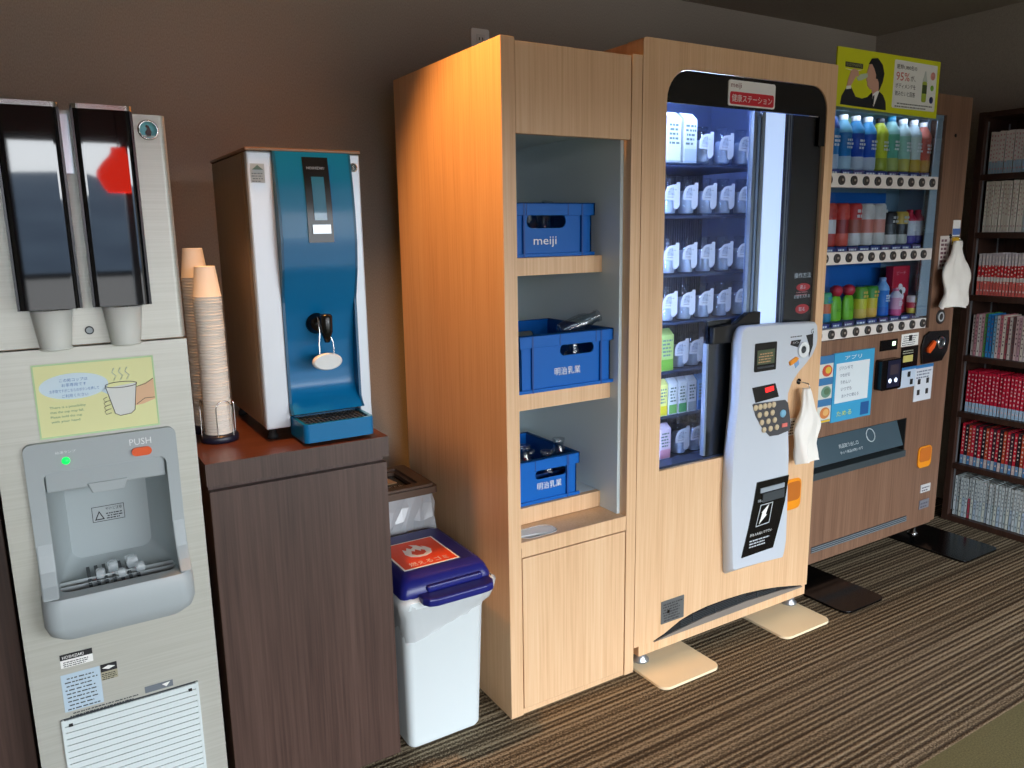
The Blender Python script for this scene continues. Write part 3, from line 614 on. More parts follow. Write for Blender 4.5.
MB().box(1.547,1.957,vy+.0135,vy+.0715,.6335,.640,LINERD).build('sill_shade_plate', t)  # added dark plate, paints shade over the sill the lamps light up
b = MB()
b.box(2.086,2.2235,vy+.016,vy+.024,1.002,1.69,SMOKE); b.box(2.048,2.086,vy+.016,vy+.024,1.0,1.69,C(36,48,76)).box(2.062,2.067,vy+.013,vy+.016,1.03,1.69,ALU).box(2.074,2.076,vy+.013,vy+.016,1.03,1.69,ALU)
b.box(1.745,1.905-.06,vy+.016,vy+.024,.64,1.07,SMOKE).box(1.845,1.957,vy+.016,vy+.024,.64,1.03,SMOKE); b.build('dark_mask_panel', t)
MB().box(1.962,2.046,vy+.014,vy+.024,1.03,1.69,LED).build('light_column', t, label='glowing white light column')
b = MB().box(1.908,1.920,vy+.014,vy+.03,1.03,1.69,ALU).box(1.926,1.936,vy+.014,vy+.024,1.05,1.675,C(150,170,200)).box(1.942,1.958,vy+.014,vy+.026,1.03,1.69,ALU).box(1.908,1.960,vy+.026,vy+.032,1.03,1.69,C(150,170,205)); b.build('door_profile', t)
MB().box(1.741,1.748,vy+.013,vy+.030,.645,1.0,ALU).build('edge_profile', t)
MB().plate([(1.745,1.0),(1.95,1.0),(1.95,1.088),(1.892,1.088),(1.838,1.058),(1.745,1.052)], [], vy-.008, vy+.010, BLACK).build('delivery_hood', t, bevel=.003)
for (xx, yy) in ((1.535, vy+.085),): MB().lathe(xx, yy, [(.008,.62), (.008,1.76)], LEDS, 10).build('lamp_tube', t, label='cool white lamp tube')
MB().lathe(1.755, vy+.085, [(.007,1.56), (.007,1.885)], LEDS, 10, axis='x').build('lamp_tube', t, label='cool white lamp tube') if False else MB().box(1.56,1.88,vy+.078,vy+.088,1.745,1.757,LEDS).build('lamp_tube', t, label='cool white lamp tube')
rows = [1.545, 1.388, 1.203, 1.052, .895, .747, .600]
for z in rows:
    b = MB().box(ix0+.002, 2.16, 1.845, 2.19, z-.006, z, C(96,112,146)); b.box(ix0+.002, 2.16, 1.842, 1.845, z-.006, z+.008, GLASS)
    b.build('bottle_shelf', t)
b = MB()
for k in range(58): b.box(1.53+k*.0115, 1.534+k*.0115, 2.188, 2.199, .60, 1.70, C(92,104,134))
b.build('rear_ribs', t)
# sticker on header
b = MB().plate(rr(1.780,1.978,1.697,1.768,.008), [], vy-.0006, vy+.003, PAPER); b.plate(rr(1.786,1.972,1.701,1.736,.007), [], vy-.0011, vy-.0006, C(206,32,48)); b.text('meiji', .018, (1.788,vy-.0006,1.743), C(120,30,36), w=.044); b.text('健康ステーション', .021, (1.793,vy-.0011,1.708), PAPER, w=.17)
b.build('header_sticker', t, label='white and red health station sticker')
# instructions on dark panel
b = MB(); y = vy+.0155
b.text('操作方法', .018, (2.128,y,1.182), PAPER, w=.082); b.plate(ell(2.175,1.152,.034,.013), [], y-.001, y, RED); b.text('選ぶ', .012, (2.157,y-.001,1.146), PAPER, w=.03); b.text('お金を入れる', .012, (2.132,y,1.116), PAPER, w=.078); b.plate(ell(2.175,1.080,.034,.016), [], y-.001, y, RED); b.text('取る', .013, (2.157,y-.001,1.073), PAPER, w=.03)
b.bars(2.14,2.21,1.125,1.142,2,y-.0002,C(200,120,120)); b.build('instruction_panel', t)
# control console
S = lambda x, z: (x, z)
out = [(1.810,.262),(1.822,.252),(1.95,.248),(2.079,.241),(2.088,.262),(2.094,.302),(2.090,.45),(2.084,.60),(2.074,.70),(2.064,.765),(2.064,.815),(2.080,.850),(2.110,.880),(2.141,.902),(2.172,.928),(2.192,.960),(2.196,.985),(2.190,1.030),(2.180,1.040),(2.168,1.042),(1.99,1.049),(1.850,1.053),(1.825,1.049),(1.812,1.038),(1.806,1.020),(1.806,.90),(1.805,.827),(1.798,.75),(1.792,.669),(1.790,.50)]
out = [S(*p) for p in out]; k0 = 1.69/1.63
cxm = sum(p[0] for p in out)/len(out); czm = sum(p[1] for p in out)/len(out)
def inset(pts, e): 
    r = []
    n = len(pts)
    for i in range(n):
        a, c, d_ = Vector(pts[i-1]), Vector(pts[i]), Vector(pts[(i+1) % n]); t1 = (c-a).normalized(); t2 = (d_-c).normalized(); nn = Vector((-(t1.y+t2.y), t1.x+t2.x)); nn.normalize(); q = c+nn*e; r.append((q.x, q.y))
    return r
b = MB(); CY = 1.65
q2 = 1.69/1.65; lf = lambda p: max(0., min(1., (1.87-p[0])/.05))
frt = [(p[0]+.022*lf(p), p[1]) for p in out]; bck = [(p[0]+(p[0]*(q2-1)*.55-.001)*lf(p), p[1]+(p[1]-1.35)*(q2-1)*lf(p)) for p in inset(out,.001)]; mid = [(a[0]*.62+c[0]*.38-.006*lf(p), a[1]*.5+c[1]*.5) for a, c, p in zip(bck, frt, out)]
b.loft([[(p[0], vy-.0005, p[1]) for p in bck], [(p[0], CY+.022, p[1]) for p in mid], [(p[0], CY+.006, p[1]) for p in frt], [(p[0], CY+.0, p[1]) for p in inset(frt,.005)]], LGREY, caps=False)
b.plate(inset(frt,.005), [], CY+.0, CY+.003, LGREY)
cn = b.build('control_console', t)
q = lambda x0, x1, z0, z1: (S(x0,z0)[0], S(x1,z1)[0], S(x0,z0)[1], S(x1,z1)[1])
a = q(1.893,1.990,.904,.994); b = MB().plate(rr(*a,.004), [], CY-.004, CY, BLACK); b.box(a[0]+.008,a[1]-.010,CY-.005,CY-.004,a[2]+.022,a[3]-.022,C(70,84,60)); b.bars(a[0]+.012,a[1]-.014,a[2]+.028,a[3]-.028,4,CY-.0055,C(190,150,110)); b.box(a[0]+.01,a[1]-.012,CY-.006,CY-.004,a[2]+.010,a[2]+.016,DGREY); b.build('note_slot', cn)
b = MB(); P4 = [S(1.888,.855),S(1.994,.858),S(2.014,.812),S(1.906,.805)]; b.plate(P4, [], CY-.002, CY, BLACK); b.plate([S(1.945,.848),S(1.985,.851),S(1.988,.836),S(1.950,.832)], [], CY-.003, CY-.002, DISPR); b.build('price_display', cn, label='small red lit price display')
kp = [S(*p) for p in ((1.893,.800),(1.90,.803),(2.045,.797),(2.060,.785),(2.072,.74),(2.080,.700),(2.070,.690),(2.02,.683),(1.98,.685),(1.945,.715),(1.91,.76))]
b = MB().plate(kp, [], CY-.002, CY, C(70,70,74)); kb = b.build('keypad', cn)
b = MB()
for r_ in range(4):
    for c_ in range(3 if r_ else 5):
        if r_ == 0: X_, Z_ = 1.905+c_*.021, .789
        else: X_, Z_ = 1.925+.012*(r_-1)+c_*.030, .789-r_*.026
        X_, Z_ = S(X_, Z_); b.lathe(X_, Z_, [(.0095,CY-.002), (.0095,CY-.005), (0,CY-.006)], [C(180,160,130), C(214,196,160)], 12, axis='y', cap=False)
X_, Z_ = S(2.036,.753); b.lathe(X_, Z_, [(.013,CY-.002), (.013,CY-.005), (0,CY-.006)], C(130,190,220), 14, axis='y', cap=False)
X_, Z_ = S(2.048,.712); b.box(X_-.014,X_+.010,CY-.005,CY-.002,Z_-.005,Z_+.007,C(230,120,110)); b.build('number_keys', kb)
cx_, cz_ = S(2.120,.955)
b = MB().lathe(cx_, cz_, [(.026,CY), (.026,CY-.006), (.020,CY-.008), (.012,CY-.004), (.012,CY-.001), (0,CY-.001)], [LGREY,WHITE,WHITE,DGREY,DGREY], 24, axis='y', cap=False); cs = b.build('coin_slot', cn)
b = MB(); b.plate([(cx_-.062,cz_+.020),(cx_-.058,cz_+.034),(cx_-.012,cz_+.034),(cx_-.026,cz_+.010)], [], CY-.0015, CY, INK); b.plate([(cx_+.012,cz_+.046),(cx_+.046,cz_+.048),(cx_+.048,cz_+.01),(cx_+.032,cz_-.028),(cx_+.030,cz_+.012)], [], CY-.0015, CY, INK)
b.text('コイン', .007, (cx_-.054,CY-.0016,cz_+.023), WHITE, w=.03); b.bars(cx_-.065,cx_+.005,cz_+.044,cz_+.052,1,CY-.001,DGREY); b.build('coin_label', cn)
b = MB(); b.plate([(cx_-.066,cz_-.034),(cx_-.034,cz_-.020),(cx_-.024,cz_-.026),(cx_-.036,cz_-.036),(cx_-.062,cz_-.046)], [], CY-.007, CY, SAMBER); b.build('return_lever', cn)
b = MB(); b.plate([(cx_-.040,cz_-.040),(cx_-.022,cz_-.028),(cx_-.016,cz_-.046),(cx_-.032,cz_-.058)], [], CY-.002, CY, C(120,160,205)); b.build('blue_arrow_label', cn)
b = MB().text('G', .016, S(2.155,1.01)[0:1]+(CY,)+S(2.155,1.004)[1:2], INK); b.build('small_logo', cn)
fd = [S(1.930,.538),S(2.083,.536),S(2.070,.45),S(2.050,.38),S(2.022,.294),S(1.872,.291),S(1.900,.39),S(1.918,.47)]
b = MB().plate(fd, [], CY-.003, CY+.001, BLACK); fdo = b.build('delivery_flap', cn)
b = MB(); A = S(1.945,.515); b.box(A[0],A[0]+.115,CY-.006,CY-.003,A[1]-.016,A[1],C(150,160,168)); b.box(A[0]+.012,A[0]+.115,CY-.0065,CY-.003,A[1]-.05,A[1]-.020,C(60,66,70)); b.build('flap_handle', fdo)
b = MB(); Y_ = CY-.0036; A = S(1.938,.345)
b.plate([S(1.930,.385),S(1.995,.388),S(2.010,.458),S(1.950,.458)], [[S(1.933,.388),S(1.993,.391),S(2.006,.455),S(1.953,.455)]], Y_-.0004, Y_, C(190,196,200)); b.plate([S(1.945,.392),S(1.960,.430),S(1.955,.430),S(1.990,.453),S(1.975,.420),S(1.982,.420)], [], Y_-.0008, Y_, PAPER)
b.text('商品取出口', .010, (S(1.935,.468)[0],Y_,S(1.935,.468)[1]), C(190,196,200), w=.09); b.text('手を入れないで下さい', .010, (S(1.905,.350)[0],Y_,S(1.905,.356)[1]), PAPER, w=.105); b.bars(S(1.902,.31)[0],S(2.0,.31)[0],S(1.9,.318)[1],S(1.9,.348)[1],3,Y_-.0002,C(190,196,200)); b.build('flap_print', fdo)
b = MB().plate(rr(2.116,2.200,.388,.498,.022), [], vy-.004, vy, SAMBER); b.plate(rr(2.124,2.194,.420,.488,.016), [], vy-.0055, vy-.004, mat('amber_flap', (190,108,40), .3)); b.build('change_cup', t, bevel=.002)
b = MB().plate(rr(1.565,1.661,.128,.204,.002), [], vy-.002, vy+.001, C(96,98,98)); b.plate(rr(1.590,1.600,.16,.17,.002), [], vy-.003, vy-.002, BLACK); b.bars(1.572,1.655,.134,.198,7,vy-.0025,C(50,52,54),.5,5); b.build('lock_plate', t)
b = MB().quad(2.11,2.155,.655,.715,vy-.001,PAPER); b.bars(2.112,2.152,.66,.71,5,vy-.0015,INK); b.build('price_note', t)
# cloth pouches
def pouch(name, label, cx, y0, zt, zb, w, hook, seed, parent_gap):
    R = random.Random(seed)
    t = thing(name, label, 'bag', (cx, y0, zb), 'white plastic glove bags hung on the machines')
    cloth = mat('crumpled_white_film', (238,234,226), .5)
    shp = [(0,.20), (.05,.30), (.12,.30), (.22,.42), (.30,.60), (.40,.84), (.48,.98), (.56,.96), (.68,.84), (.80,.80), (.92,.86), (1,.88)]
    H = zt-zb
    def wd(s):
        for (a, p), (c, r) in zip(shp, shp[1:]):
            if a <= s <= c: return p+(r-p)*(s-a)/(c-a)
    ph = [R.uniform(0, 6.28) for _ in range(6)]; n = 28; rings = []
    for i in range(25):
        s = i/24; z = zt-H*s; W = w*wd(s)/2*(1+.05*math.sin(s*17+ph[4])); dd = .010+.012*s; r = []
        for k in range(n):
            a = 2*PI*k/n; fold = 1+.35*math.sin(3*a+ph[0]+s*3)*(.3+s)+.25*math.sin(5*a+ph[1]-s*6)+.22*math.sin(9*a+ph[2]+s*9)
            r.append((cx+W*math.cos(a)*(1+.06*math.sin(ph[3]+s*11))+.006*math.sin(7*s+ph[4]), min(y0, y0-dd+dd*math.sin(a)*fold*1.15+.001), z+.006*math.sin(4*a+ph[5])*s))
        rings.append(r)
    MB().loft(rings, cloth).build('film_pouch', t)
    b = MB().tube([(cx,y0+parent_gap,hook+.014), (cx,y0-.012,hook+.012), (cx,y0-.018,hook), (cx+.002,y0-.012,hook-.012)], .0022, CHROME, 8); b.lathe(cx, hook+.014, [(.010,y0+parent_gap), (.010,y0+parent_gap-.003), (0,y0+parent_gap-.003)], BLACK, 12, axis='y'); b.build('hook', t)
    return t
pouch('hanging_bag', 'white crumpled plastic bag hanging beside the grey control console', 2.158, 1.662, .822, .575, .125, .825, 2, .0275)
# ---- bottles in the machine
labw = mat('bottle_label_white', (236,238,240), .45)
def tag_shape():
    pts = [(.022,-.024),(.022,.046),(.008,.046),(.008,.040)]
    pts += [(-.010+.030*math.cos(a)*-1+0, .004+.034*math.sin(a)) for a in [1.45,1.15,.85,.55,.25,0]]
    pts += [(-.040,-.006),(-.004,-.008),(-.002,-.030),(.004,-.036),(.012,-.034)]
    return pts
g = 'milk bottles in the lit window'
root = thing('milk_bottle', 'x', 'milk bottle', (0,0,0), g)
o1 = MB().lathe(0, .012, [(0,.001), (.024,.001), (.027,.006), (.027,.062), (.022,.078), (.015,.092), (.015,.104), (.019,.106), (.019,.114), (0,.114)], BOTTLEG, 16).build('glass_body', root)
milkm = mat('milk', (206,214,230), .4)
o3 = MB().lathe(0, .012, [(0,.004), (.0225,.004), (.0240,.010), (.0240,.060), (.019,.074), (0,.075)], milkm, 14).build('milk_fill', root)
b = MB().plate([(x, z+.052) for x, z in tag_shape()], [], -.019, -.017, labw); 
Rr = random.Random(5)
for k in range(9): xx = -.028+Rr.uniform(0,.03); zz = .058+Rr.uniform(0,.022); b.quad(xx, xx+Rr.uniform(.003,.007), zz, zz+.002, -.0196, C(150,156,164))
b.plate([(-.001,.058)]+[(-.003-.026*math.cos(a), .058+.026*math.sin(a)) for a in (0,.3,.6,.9,1.2,1.5)], [], -.0194, -.0190, C(200,208,220)); b.text('meiji', .006, (-.030,-.0195,.050), C(60,70,120), w=.024); o2 = b.build('paper_tag', root)
KIDS[root.name] = [o1, o3, o2]
first = True
spec = [(1.548, [1.878,1.968,2.056], 'top shelf'), (1.391, [1.739,1.816,1.899,1.981,2.066], 'second shelf'), (1.206, [1.742,1.820,1.900,1.984,2.068], 'third shelf'), (1.055, [1.740,1.818,1.900,1.983,2.066], 'fourth shelf'), (.898, [1.795,1.860,1.935], 'fifth shelf'), (.603, [1.810,1.880], 'bottom shelf')]
for z, xs, sn in spec:
    for i, x in enumerate(xs):
        lab = 'white-tagged milk bottle on the %s, %s from the oak window edge' % (sn, ORD[i]); loc = (x*.997, 1.872, z)
        if first: root.location = loc; root['label'] = lab; first = False
        else: clone(root, loc, lab)
def carton(x, z, w, h, base, band, label, gable=True):
    t = thing('drink_carton', label, 'carton', (x,1.865,z), 'cartons in the lit window')
    b = MB().box(x-w/2,x+w/2,1.85,1.85+w,z,z+h*.86,base)
    b.quad(x-w/2+.001,x+w/2-.001,z+.004,z+h*.28,1.8495,band); b.bars(x-w/2+.004,x+w/2-.004,z+h*.36,z+h*.8,5,1.8492,C(110,130,120),.5,int(x*999))
    b.build('carton_body', t)
    MB().plate([(x-w/2,z+h*.86),(x+w/2,z+h*.86),(x+w/2,z+h),(x-w/2,z+h)] if not gable else [(1.85,z+h*.86),(1.85+w,z+h*.86),(1.85+w*.55,z+h),(1.85+w*.45,z+h)], [], (1.85 if not gable else x-w/2), (1.85+w if not gable else x+w/2), base, 'xz' if not gable else 'yz').build('carton_top', t)
PW = C(236,238,234)
carton(1.725,1.548,.052,.150,PW,C(236,238,200),'tall white carton at the oak edge of the top shelf')
carton(1.792,1.548,.052,.150,PW,C(200,214,236),'tall white carton, second from the oak edge on top shelf')
carton(1.716,.898,.052,.135,C(188,214,120),C(120,180,60),'tall lime green carton on the fifth shelf')
for k, (x, a, c, n) in enumerate(((1.703,C(232,228,130),C(222,200,30),'yellow banded'), (1.745,PW,C(120,190,90),'white and green'), (1.788,PW,C(60,160,90),'deep green banded'), (1.830,PW,C(180,190,190),'plain white'), (1.873,C(120,170,220),C(20,110,190),'bright blue'))):
    carton(x,.750,.036,.120,a,c,'%s carton on the sixth shelf of the milk machine' % n)
carton(1.716,.603,.046,.118,C(226,206,216),C(226,160,178),'pink and white carton on the bottom shelf')

# ------------------------------------------------------------------ floor pads
for (x0, x1, y0, y1, m, lab) in ((1.462,1.700,1.556,1.82,OFFW,'cream floor pad under the milk machine foot by the oak cabinet'), (2.000,2.236,1.556,1.80,OFFW,'cream floor pad under the milk machine foot by the black pad'), (2.318,2.545,1.557,1.93,BLACK,'glossy black floor pad between the two vending machines'), (3.085,3.345,1.565,1.93,BLACK,'glossy black floor pad by the manga bookcase')):
    mm = mat('cream_pad', (240,224,188), .35) if m is OFFW else mat('black_gloss_pad', (9,9,10), .16, spec=.35)
    MB().plate(rr(x0,x1,y0,y1,.03), [], .0005, .009, mm, 'xy').build('floor_pad', at=((x0+x1)/2,(y0+y1)/2,0), bevel=.002, label=lab, cat='floor pad', group='anti-slip floor pads')

# ------------------------------------------------------------------ brown vending machine
t = thing('drinks_vending_machine', 'walnut brown drinks vending machine with three rows of samples', 'vending machine', (2.8, 1.81, 0))
rx0, rx1, ry, rb = 2.283, 3.270, 1.81, 2.45
CYB = C(150,170,178)
MB().box(rx0+.004, rx0+.03, ry+.07, rb, .065, 1.836, WALNUT).box(rx1-.03, rx1-.004, ry+.07, rb, .065, 1.836, WALNUT).box(rx0+.03, rx1-.03, ry+.18, rb, .065, 1.836, WALNUT).box(rx0+.03, rx1-.03, ry+.07, ry+.18, .065, .93, WALNUT).box(rx0+.03, rx1-.03, ry+.07, ry+.18, 1.77, 1.836, WALNUT).build('cabinet_body', t)
b = MB(); b.plate(rr(rx0,rx1,.075,1.838,.003), [[(2.33,.935),(3.100,.935),(3.100,1.762),(2.33,1.762)], [(2.36,.408),(3.003,.408),(3.003,.572),(2.36,.572)]], ry, ry+.06, WALNUT); b.build('door', t, bevel=.0015)
MB().box(rx0+.01, rx1-.01, ry+.01, ry+.06, .062, .074, WALNUT).build('bottom_rail', t)
MB().lathe(3.20, ry+.05, [(0,.0095), (.022,.0095), (.022,.014), (.010,.020), (.009,.064)], CHROME, 16).build('leveling_foot', t)
MB().lathe(2.40, ry+.05, [(0,.0095), (.022,.0095), (.022,.014), (.010,.020), (.009,.064)], CHROME, 16).build('leveling_foot', t)
MB().box(2.33,2.336,ry+.061,ry+.17,.935,1.762,CYB).box(3.092,3.100,ry+.061,ry+.17,.935,1.762,CYB).box(2.33,3.10,ry+.170,ry+.178,.935,1.762,C(112,138,152)).box(2.33,3.10,ry+.061,ry+.17,1.755,1.762,CYB).build('display_box', t)
MB().plate([(3.022,.985),(3.094,.985),(3.094,1.755),(3.060,1.755)], [], ry+.010, ry+.014, C(160,174,180)).build('frame_strip', t)
MB().box(2.336,3.096,ry+.009,ry+.014,1.742,1.762,C(150,166,172)).build('tube_hiding_lip', t)  # lip added only to keep the display tube out of sight
MB().box(2.36,3.04,ry+.024,ry+.034,1.752,1.760,mat('added_display_tube', (235,242,255), .4, emit=(220,230,255), es=13)).build('lamp_tube', t, label='hidden white lamp tube added to brighten the samples')  # unseen tube, added to brighten the sample drinks
b = MB(); b.box(2.336,3.00,ry+.166,ry+.1695,1.55,1.75,C(46,120,160)).box(2.336,3.00,ry+.166,ry+.1695,1.26,1.475,C(20,96,170)).box(2.336,3.00,ry+.166,ry+.1695,.985,1.20,C(20,96,170))
b.plate([(2.62,1.66),(2.70,1.75),(2.76,1.75),(2.80,1.62)], [], ry+.164, ry+.166, C(120,180,120)); b.build('backdrop_poster', t)
MB().box(2.336,3.098,ry+.005,ry+.008,.937,1.760,GLASS).build('display_pane', t)
for r_, (z, bx0, bx1, z2) in enumerate(((1.482,2.405,3.028,1.530), (1.211,2.41,3.010,1.256), (.938,2.40,3.045,.978))):
    b = MB().box(2.336,3.072,ry-.004,ry+.03,z,z2,mat('button_strip', (226,220,214), .4)); b.box(2.336,3.092,ry+.03,ry+.165,z+.01,z2-.006,CYB); rl = b.build('selection_rail', t, bevel=.002)
    for k in range(10):
        x = bx0+(bx1-bx0)*k/9; zc = (z+z2)/2+.0005
        bb = MB().lathe(x, zc, [(.0165,ry-.004), (.0165,ry-.010), (.013,ry-.011), (0,ry-.011)], [DGREY,C(70,64,60),C(40,34,32)], 16, axis='y', cap=False); bb.quad(x-.005,x+.006,zc-.003,zc+.005,ry-.0115,C(150,140,130)); bb.build('select_button', rl)
    b = MB(); 
    for k in range(10):
        x = bx0+(bx1-bx0)*k/9; b.box(x-.028,x+.030,ry+.026,ry+.030,z2,z2+.016,C(70,76,130) if k % 3 else C(96,80,120)); b.bars(x-.024,x+.026,z2+.002,z2+.013,1,ry+.0255,PAPER,.6,k)
    b.build('price_strip', rl)
# lower fittings
b = MB(); y = ry-.001
b.box(2.36,3.003,ry+.05,ry+.12,.40,.41,BLACKM); b.add([(2.365,ry+.004,.455),(2.997,ry+.004,.455),(2.997,ry+.045,.568),(2.365,ry+.045,.568)], [(0,1,2,3)], mat('smoked_flap', (70,88,98), .2, coat=.4))
b.box(2.36,3.003,ry+.056,ry+.062,.408,.572,BLACKM).box(2.998,3.0028,ry+.002,ry+.056,.41,.5718,BLACKM).box(2.362,3.0,ry+.002,ry+.056,.5690,.5718,BLACKM); fp = b.build('delivery_flap', t, fix=False)
b = MB(); b.box(2.36,3.003,ry-.008,ry+.05,.408,.436,C(60,70,74)); b.build('flap_ledge', fp, bevel=.002)
b = MB(); FT = (Vector((1,0,0)), Vector((0,.341,.94))); b.text('商品取り出し口', .016, (2.60,ry+.020,.50), C(200,212,216), frame=FT, w=.12, off=.001); b.text('ホット商品は熱いので', .012, (2.60,ry+.012,.478), C(200,212,216), frame=FT, w=.14, off=.001)
O_ = Vector((2.805,ry+.028,.522)); c_ = [O_+Vector((1,0,0))*p[0]+Vector((0,.341,.94))*p[1]-Vector((0,.0012,0)) for p in ell(0,0,.026,.026,20)]; b.tube(c_+[c_[0]], .0018, C(200,212,216), 5)
b.build('flap_print', fp)
b = MB().box(2.44,3.056,ry-.0015,ry+.001,.112,.137,C(36,44,50)); 
for k in range(3): b.box(2.44,3.056,ry-.003,ry-.0015,.114+k*.008,.117+k*.008,C(130,140,146))
b.build('kick_vent', t)
b = MB().box(2.50,2.740,y-.006,y,.622,.886,C(60,160,206)).box(2.513,2.712,y-.007,y-.006,.694,.846,C(222,232,236)); 
for k, s in enumerate(('ジハンキで','つながる','うれしい','いつでも','おトクに使える')): b.text(s, .014, (2.528+.006*k, y-.007, .820-k*.027), C(70,90,120))
b.text('アプリ', .016, (2.56,y-.006,.856), PAPER, w=.10); b.text('ためる', .020, (2.53,y-.006,.642), C(210,224,80), w=.09); b.box(2.675,2.725,y-.007,y-.006,.630,.680,C(36,90,150)); b.box(2.490,2.50,y-.003,y,.63,.884,C(40,90,130)); mp = b.build('app_poster', t, label='light blue poster with a white panel')
b = MB().box(2.414,2.499,y-.004,y,.628,.882,C(60,120,170))
for k, (c1, c2) in enumerate((((206,84,60),(220,190,70)), ((110,150,130),(90,120,90)), ((210,130,70),(230,180,110)))):
    z = .80-k*.080; b.box(2.418,2.496,y-.005,y-.004,z,z+.052,C(214,216,206)); b.plate(ell(2.462,z+.026,.028,.022,16), [], y-.006, y-.005, C(*c1)); b.plate(ell(2.466,z+.028,.016,.013,12), [], y-.007, y-.006, C(*c2))
b.box(2.418,2.496,y-.005,y-.004,.630,.638,C(226,190,50)); b.build('food_poster', t)
b = MB().box(2.778,2.889,y-.003,y,.867,.909,BLACK); b.box(2.855,2.875,y-.004,y-.003,.884,.900,mat('lit_digit', (220,255,220), .3, emit=(220,255,210), es=1.5)); b.build('price_display', t)
b = MB().plate(rr(2.758,2.890,.716,.836,.010), [], y-.030, y, BLACK); rd = b.build('card_reader', t, bevel=.004)
b = MB().box(2.795,2.876,y-.0315,y-.030,.725,.832,C(16,22,50)); 
for xx in (2.812,2.850): b.lathe(xx, .752, [(.009,y-.0315), (.009,y-.033), (0,y-.033)], mat('white_lamp', (230,240,255), .3, emit=(220,235,255), es=1.2), 14, axis='y')
b.box(2.808,2.862,y-.0325,y-.0315,.775,.815,C(60,50,60)); b.build('reader_screen', rd)
b = MB().box(2.916,3.030,y-.002,y,.872,.922,PAPER); b.bars(2.92,3.026,.876,.918,5,y-.0025,C(80,80,84)); b.box(2.965,2.985,y-.003,y-.002,.892,.916,INK); b.build('notice_label', t)
b = MB().box(2.921,3.034,y-.003,y,.786,.870,BLACK); b.box(2.935,3.0,y-.004,y-.003,.808,.835,C(200,190,110)); b.bars(2.93,3.02,.842,.860,2,y-.0035,C(180,180,160)); b.build('note_slot', t)
b = MB().box(2.918,3.035,y-.002,y,.702,.787,C(196,210,226)).box(3.030,3.152,y-.003,y,.634,.785,C(214,220,228)).box(2.918,3.035,y-.003,y-.002,.775,.787,C(50,120,180)).box(3.030,3.152,y-.004,y-.003,.772,.785,C(50,120,180))
for xx, zz in ((2.975,.745),(3.05,.66),(3.11,.66),(3.05,.705),(3.11,.705),(2.995,.712)): b.box(xx,xx+.018,y-.004,y-.003,zz,zz+.022,INK)
b.bars(3.035,3.148,.730,.768,3,y-.0036,C(110,120,140)); b.build('payment_label', t)
pc = [(3.062,.789),(3.205,.791),(3.238,.83),(3.247,.87),(3.238,.915),(3.10,.921),(3.065,.905),(3.050,.86)]
b = MB().plate(pc, [], y-.008, y, BLACK); cp = b.build('coin_panel', t, bevel=.002)
b = MB(); b.plate([(3.085,.852),(3.125,.882),(3.140,.874),(3.128,.852),(3.100,.832),(3.088,.836)], [], y-.016, y-.008, ORANGE); b.build('return_lever', cp)
b = MB().lathe(3.185, .868, [(.026,y-.008), (.026,y-.012), (.018,y-.012), (.018,y-.009), (0,y-.009)], [CHROME,CHROME,DGREY,DGREY], 22, axis='y', cap=False); b.box(3.183,3.187,y-.010,y-.0095,.856,.880,BLACKM); b.build('coin_slot', cp)
b = MB().plate(rr(3.100,3.195,.336,.429,.022), [], y-.005, y, SAMBER); b.plate(rr(3.108,3.188,.362,.424,.014), [], y-.007, y-.005, C(200,110,36)); b.build('change_cup', t, bevel=.002)
for z0, z1, cc in ((.220,.255,C(206,206,206)), (.146,.185,C(120,120,128))): b = MB().box(3.142,3.212,y-.003,y,z0,z1,cc); b.bars(3.148,3.206,z0+.006,z1-.004,2,y-.0035,C(80,80,90)); b.build('small_label', t)
b = MB().box(3.206,3.258,y-.002,y,1.266,1.364,PAPER).box(3.206,3.258,y-.003,y-.002,1.266,1.295,C(216,170,40)).box(3.206,3.258,y-.003,y-.002,1.305,1.330,C(90,120,180)); b.build('recycling_label', t)
b = MB().box(3.125,3.190,y-.002,y,1.17,1.302,C(214,206,200)); b.bars(3.130,3.185,1.18,1.295,7,y-.0025,C(110,70,80),.6,3); b.build('notice_strip', t)
MB().lathe(3.168, 1.690, [(.007,y), (.007,y-.002), (0,y-.002)], BLACKM, 12, axis='y').build('door_lock', t)
b = MB().lathe(3.175, .975, [(.030,y), (.030,y-.004), (0,y-.004)], C(54,50,48), 20, axis='y'); b.lathe(3.175, .975, [(.020,y-.004), (.020,y-.006), (.014,y-.006), (.014,y-.0045)], C(180,186,190), 20, axis='y', cap=False); b.build('round_lock', t)
pouch('hanging_bag', 'white plastic bag hanging from the brown machine near the bookcase', 3.195, 1.785, 1.282, 1.020, .200, 1.285, 11, .0245)
# sample bottles and cans
RG = {0: 'sample bottles in the top row', 1: 'sample cans in the middle row', 2: 'sample drinks in the lowest row'}
def bottle(row, x, z, h, r, capc, mats, lab, y=1.872):
    t = thing('sample_bottle', lab, 'bottle', (x, y, z), RG[row])
    a, m1, m2 = mats
    MB().lathe(x, y, [(0,z), (r*.9,z), (r,z+.006), (r,z+h*.24), (r*.96,z+h*.25), (r*.96,z+h*.66), (r,z+h*.67), (r*.9,z+h*.76), (r*.45,z+h*.90), (r*.42,z+h*.93), (0,z+h*.93)], [a,a,a,m1,m1,m1,m2,m2,m2,m2], 18).build('body', t)
    MB().lathe(x, y, [(r*.46,z+h*.91), (r*.46,z+h), (0,z+h)], capc, 14, cap=False).build('cap', t)
    b = MB(); b.text('水' if row == 9 else 'DRINK', .01, (x-r*.7, y-r-.0005, z+h*.45), PAPER, w=r*1.4) if False else b.bars(x-r*.55,x+r*.55,z+h*.38,z+h*.58,3,y-r-.0008,PAPER,.6,int(x*777)); b.build('label_print', t)
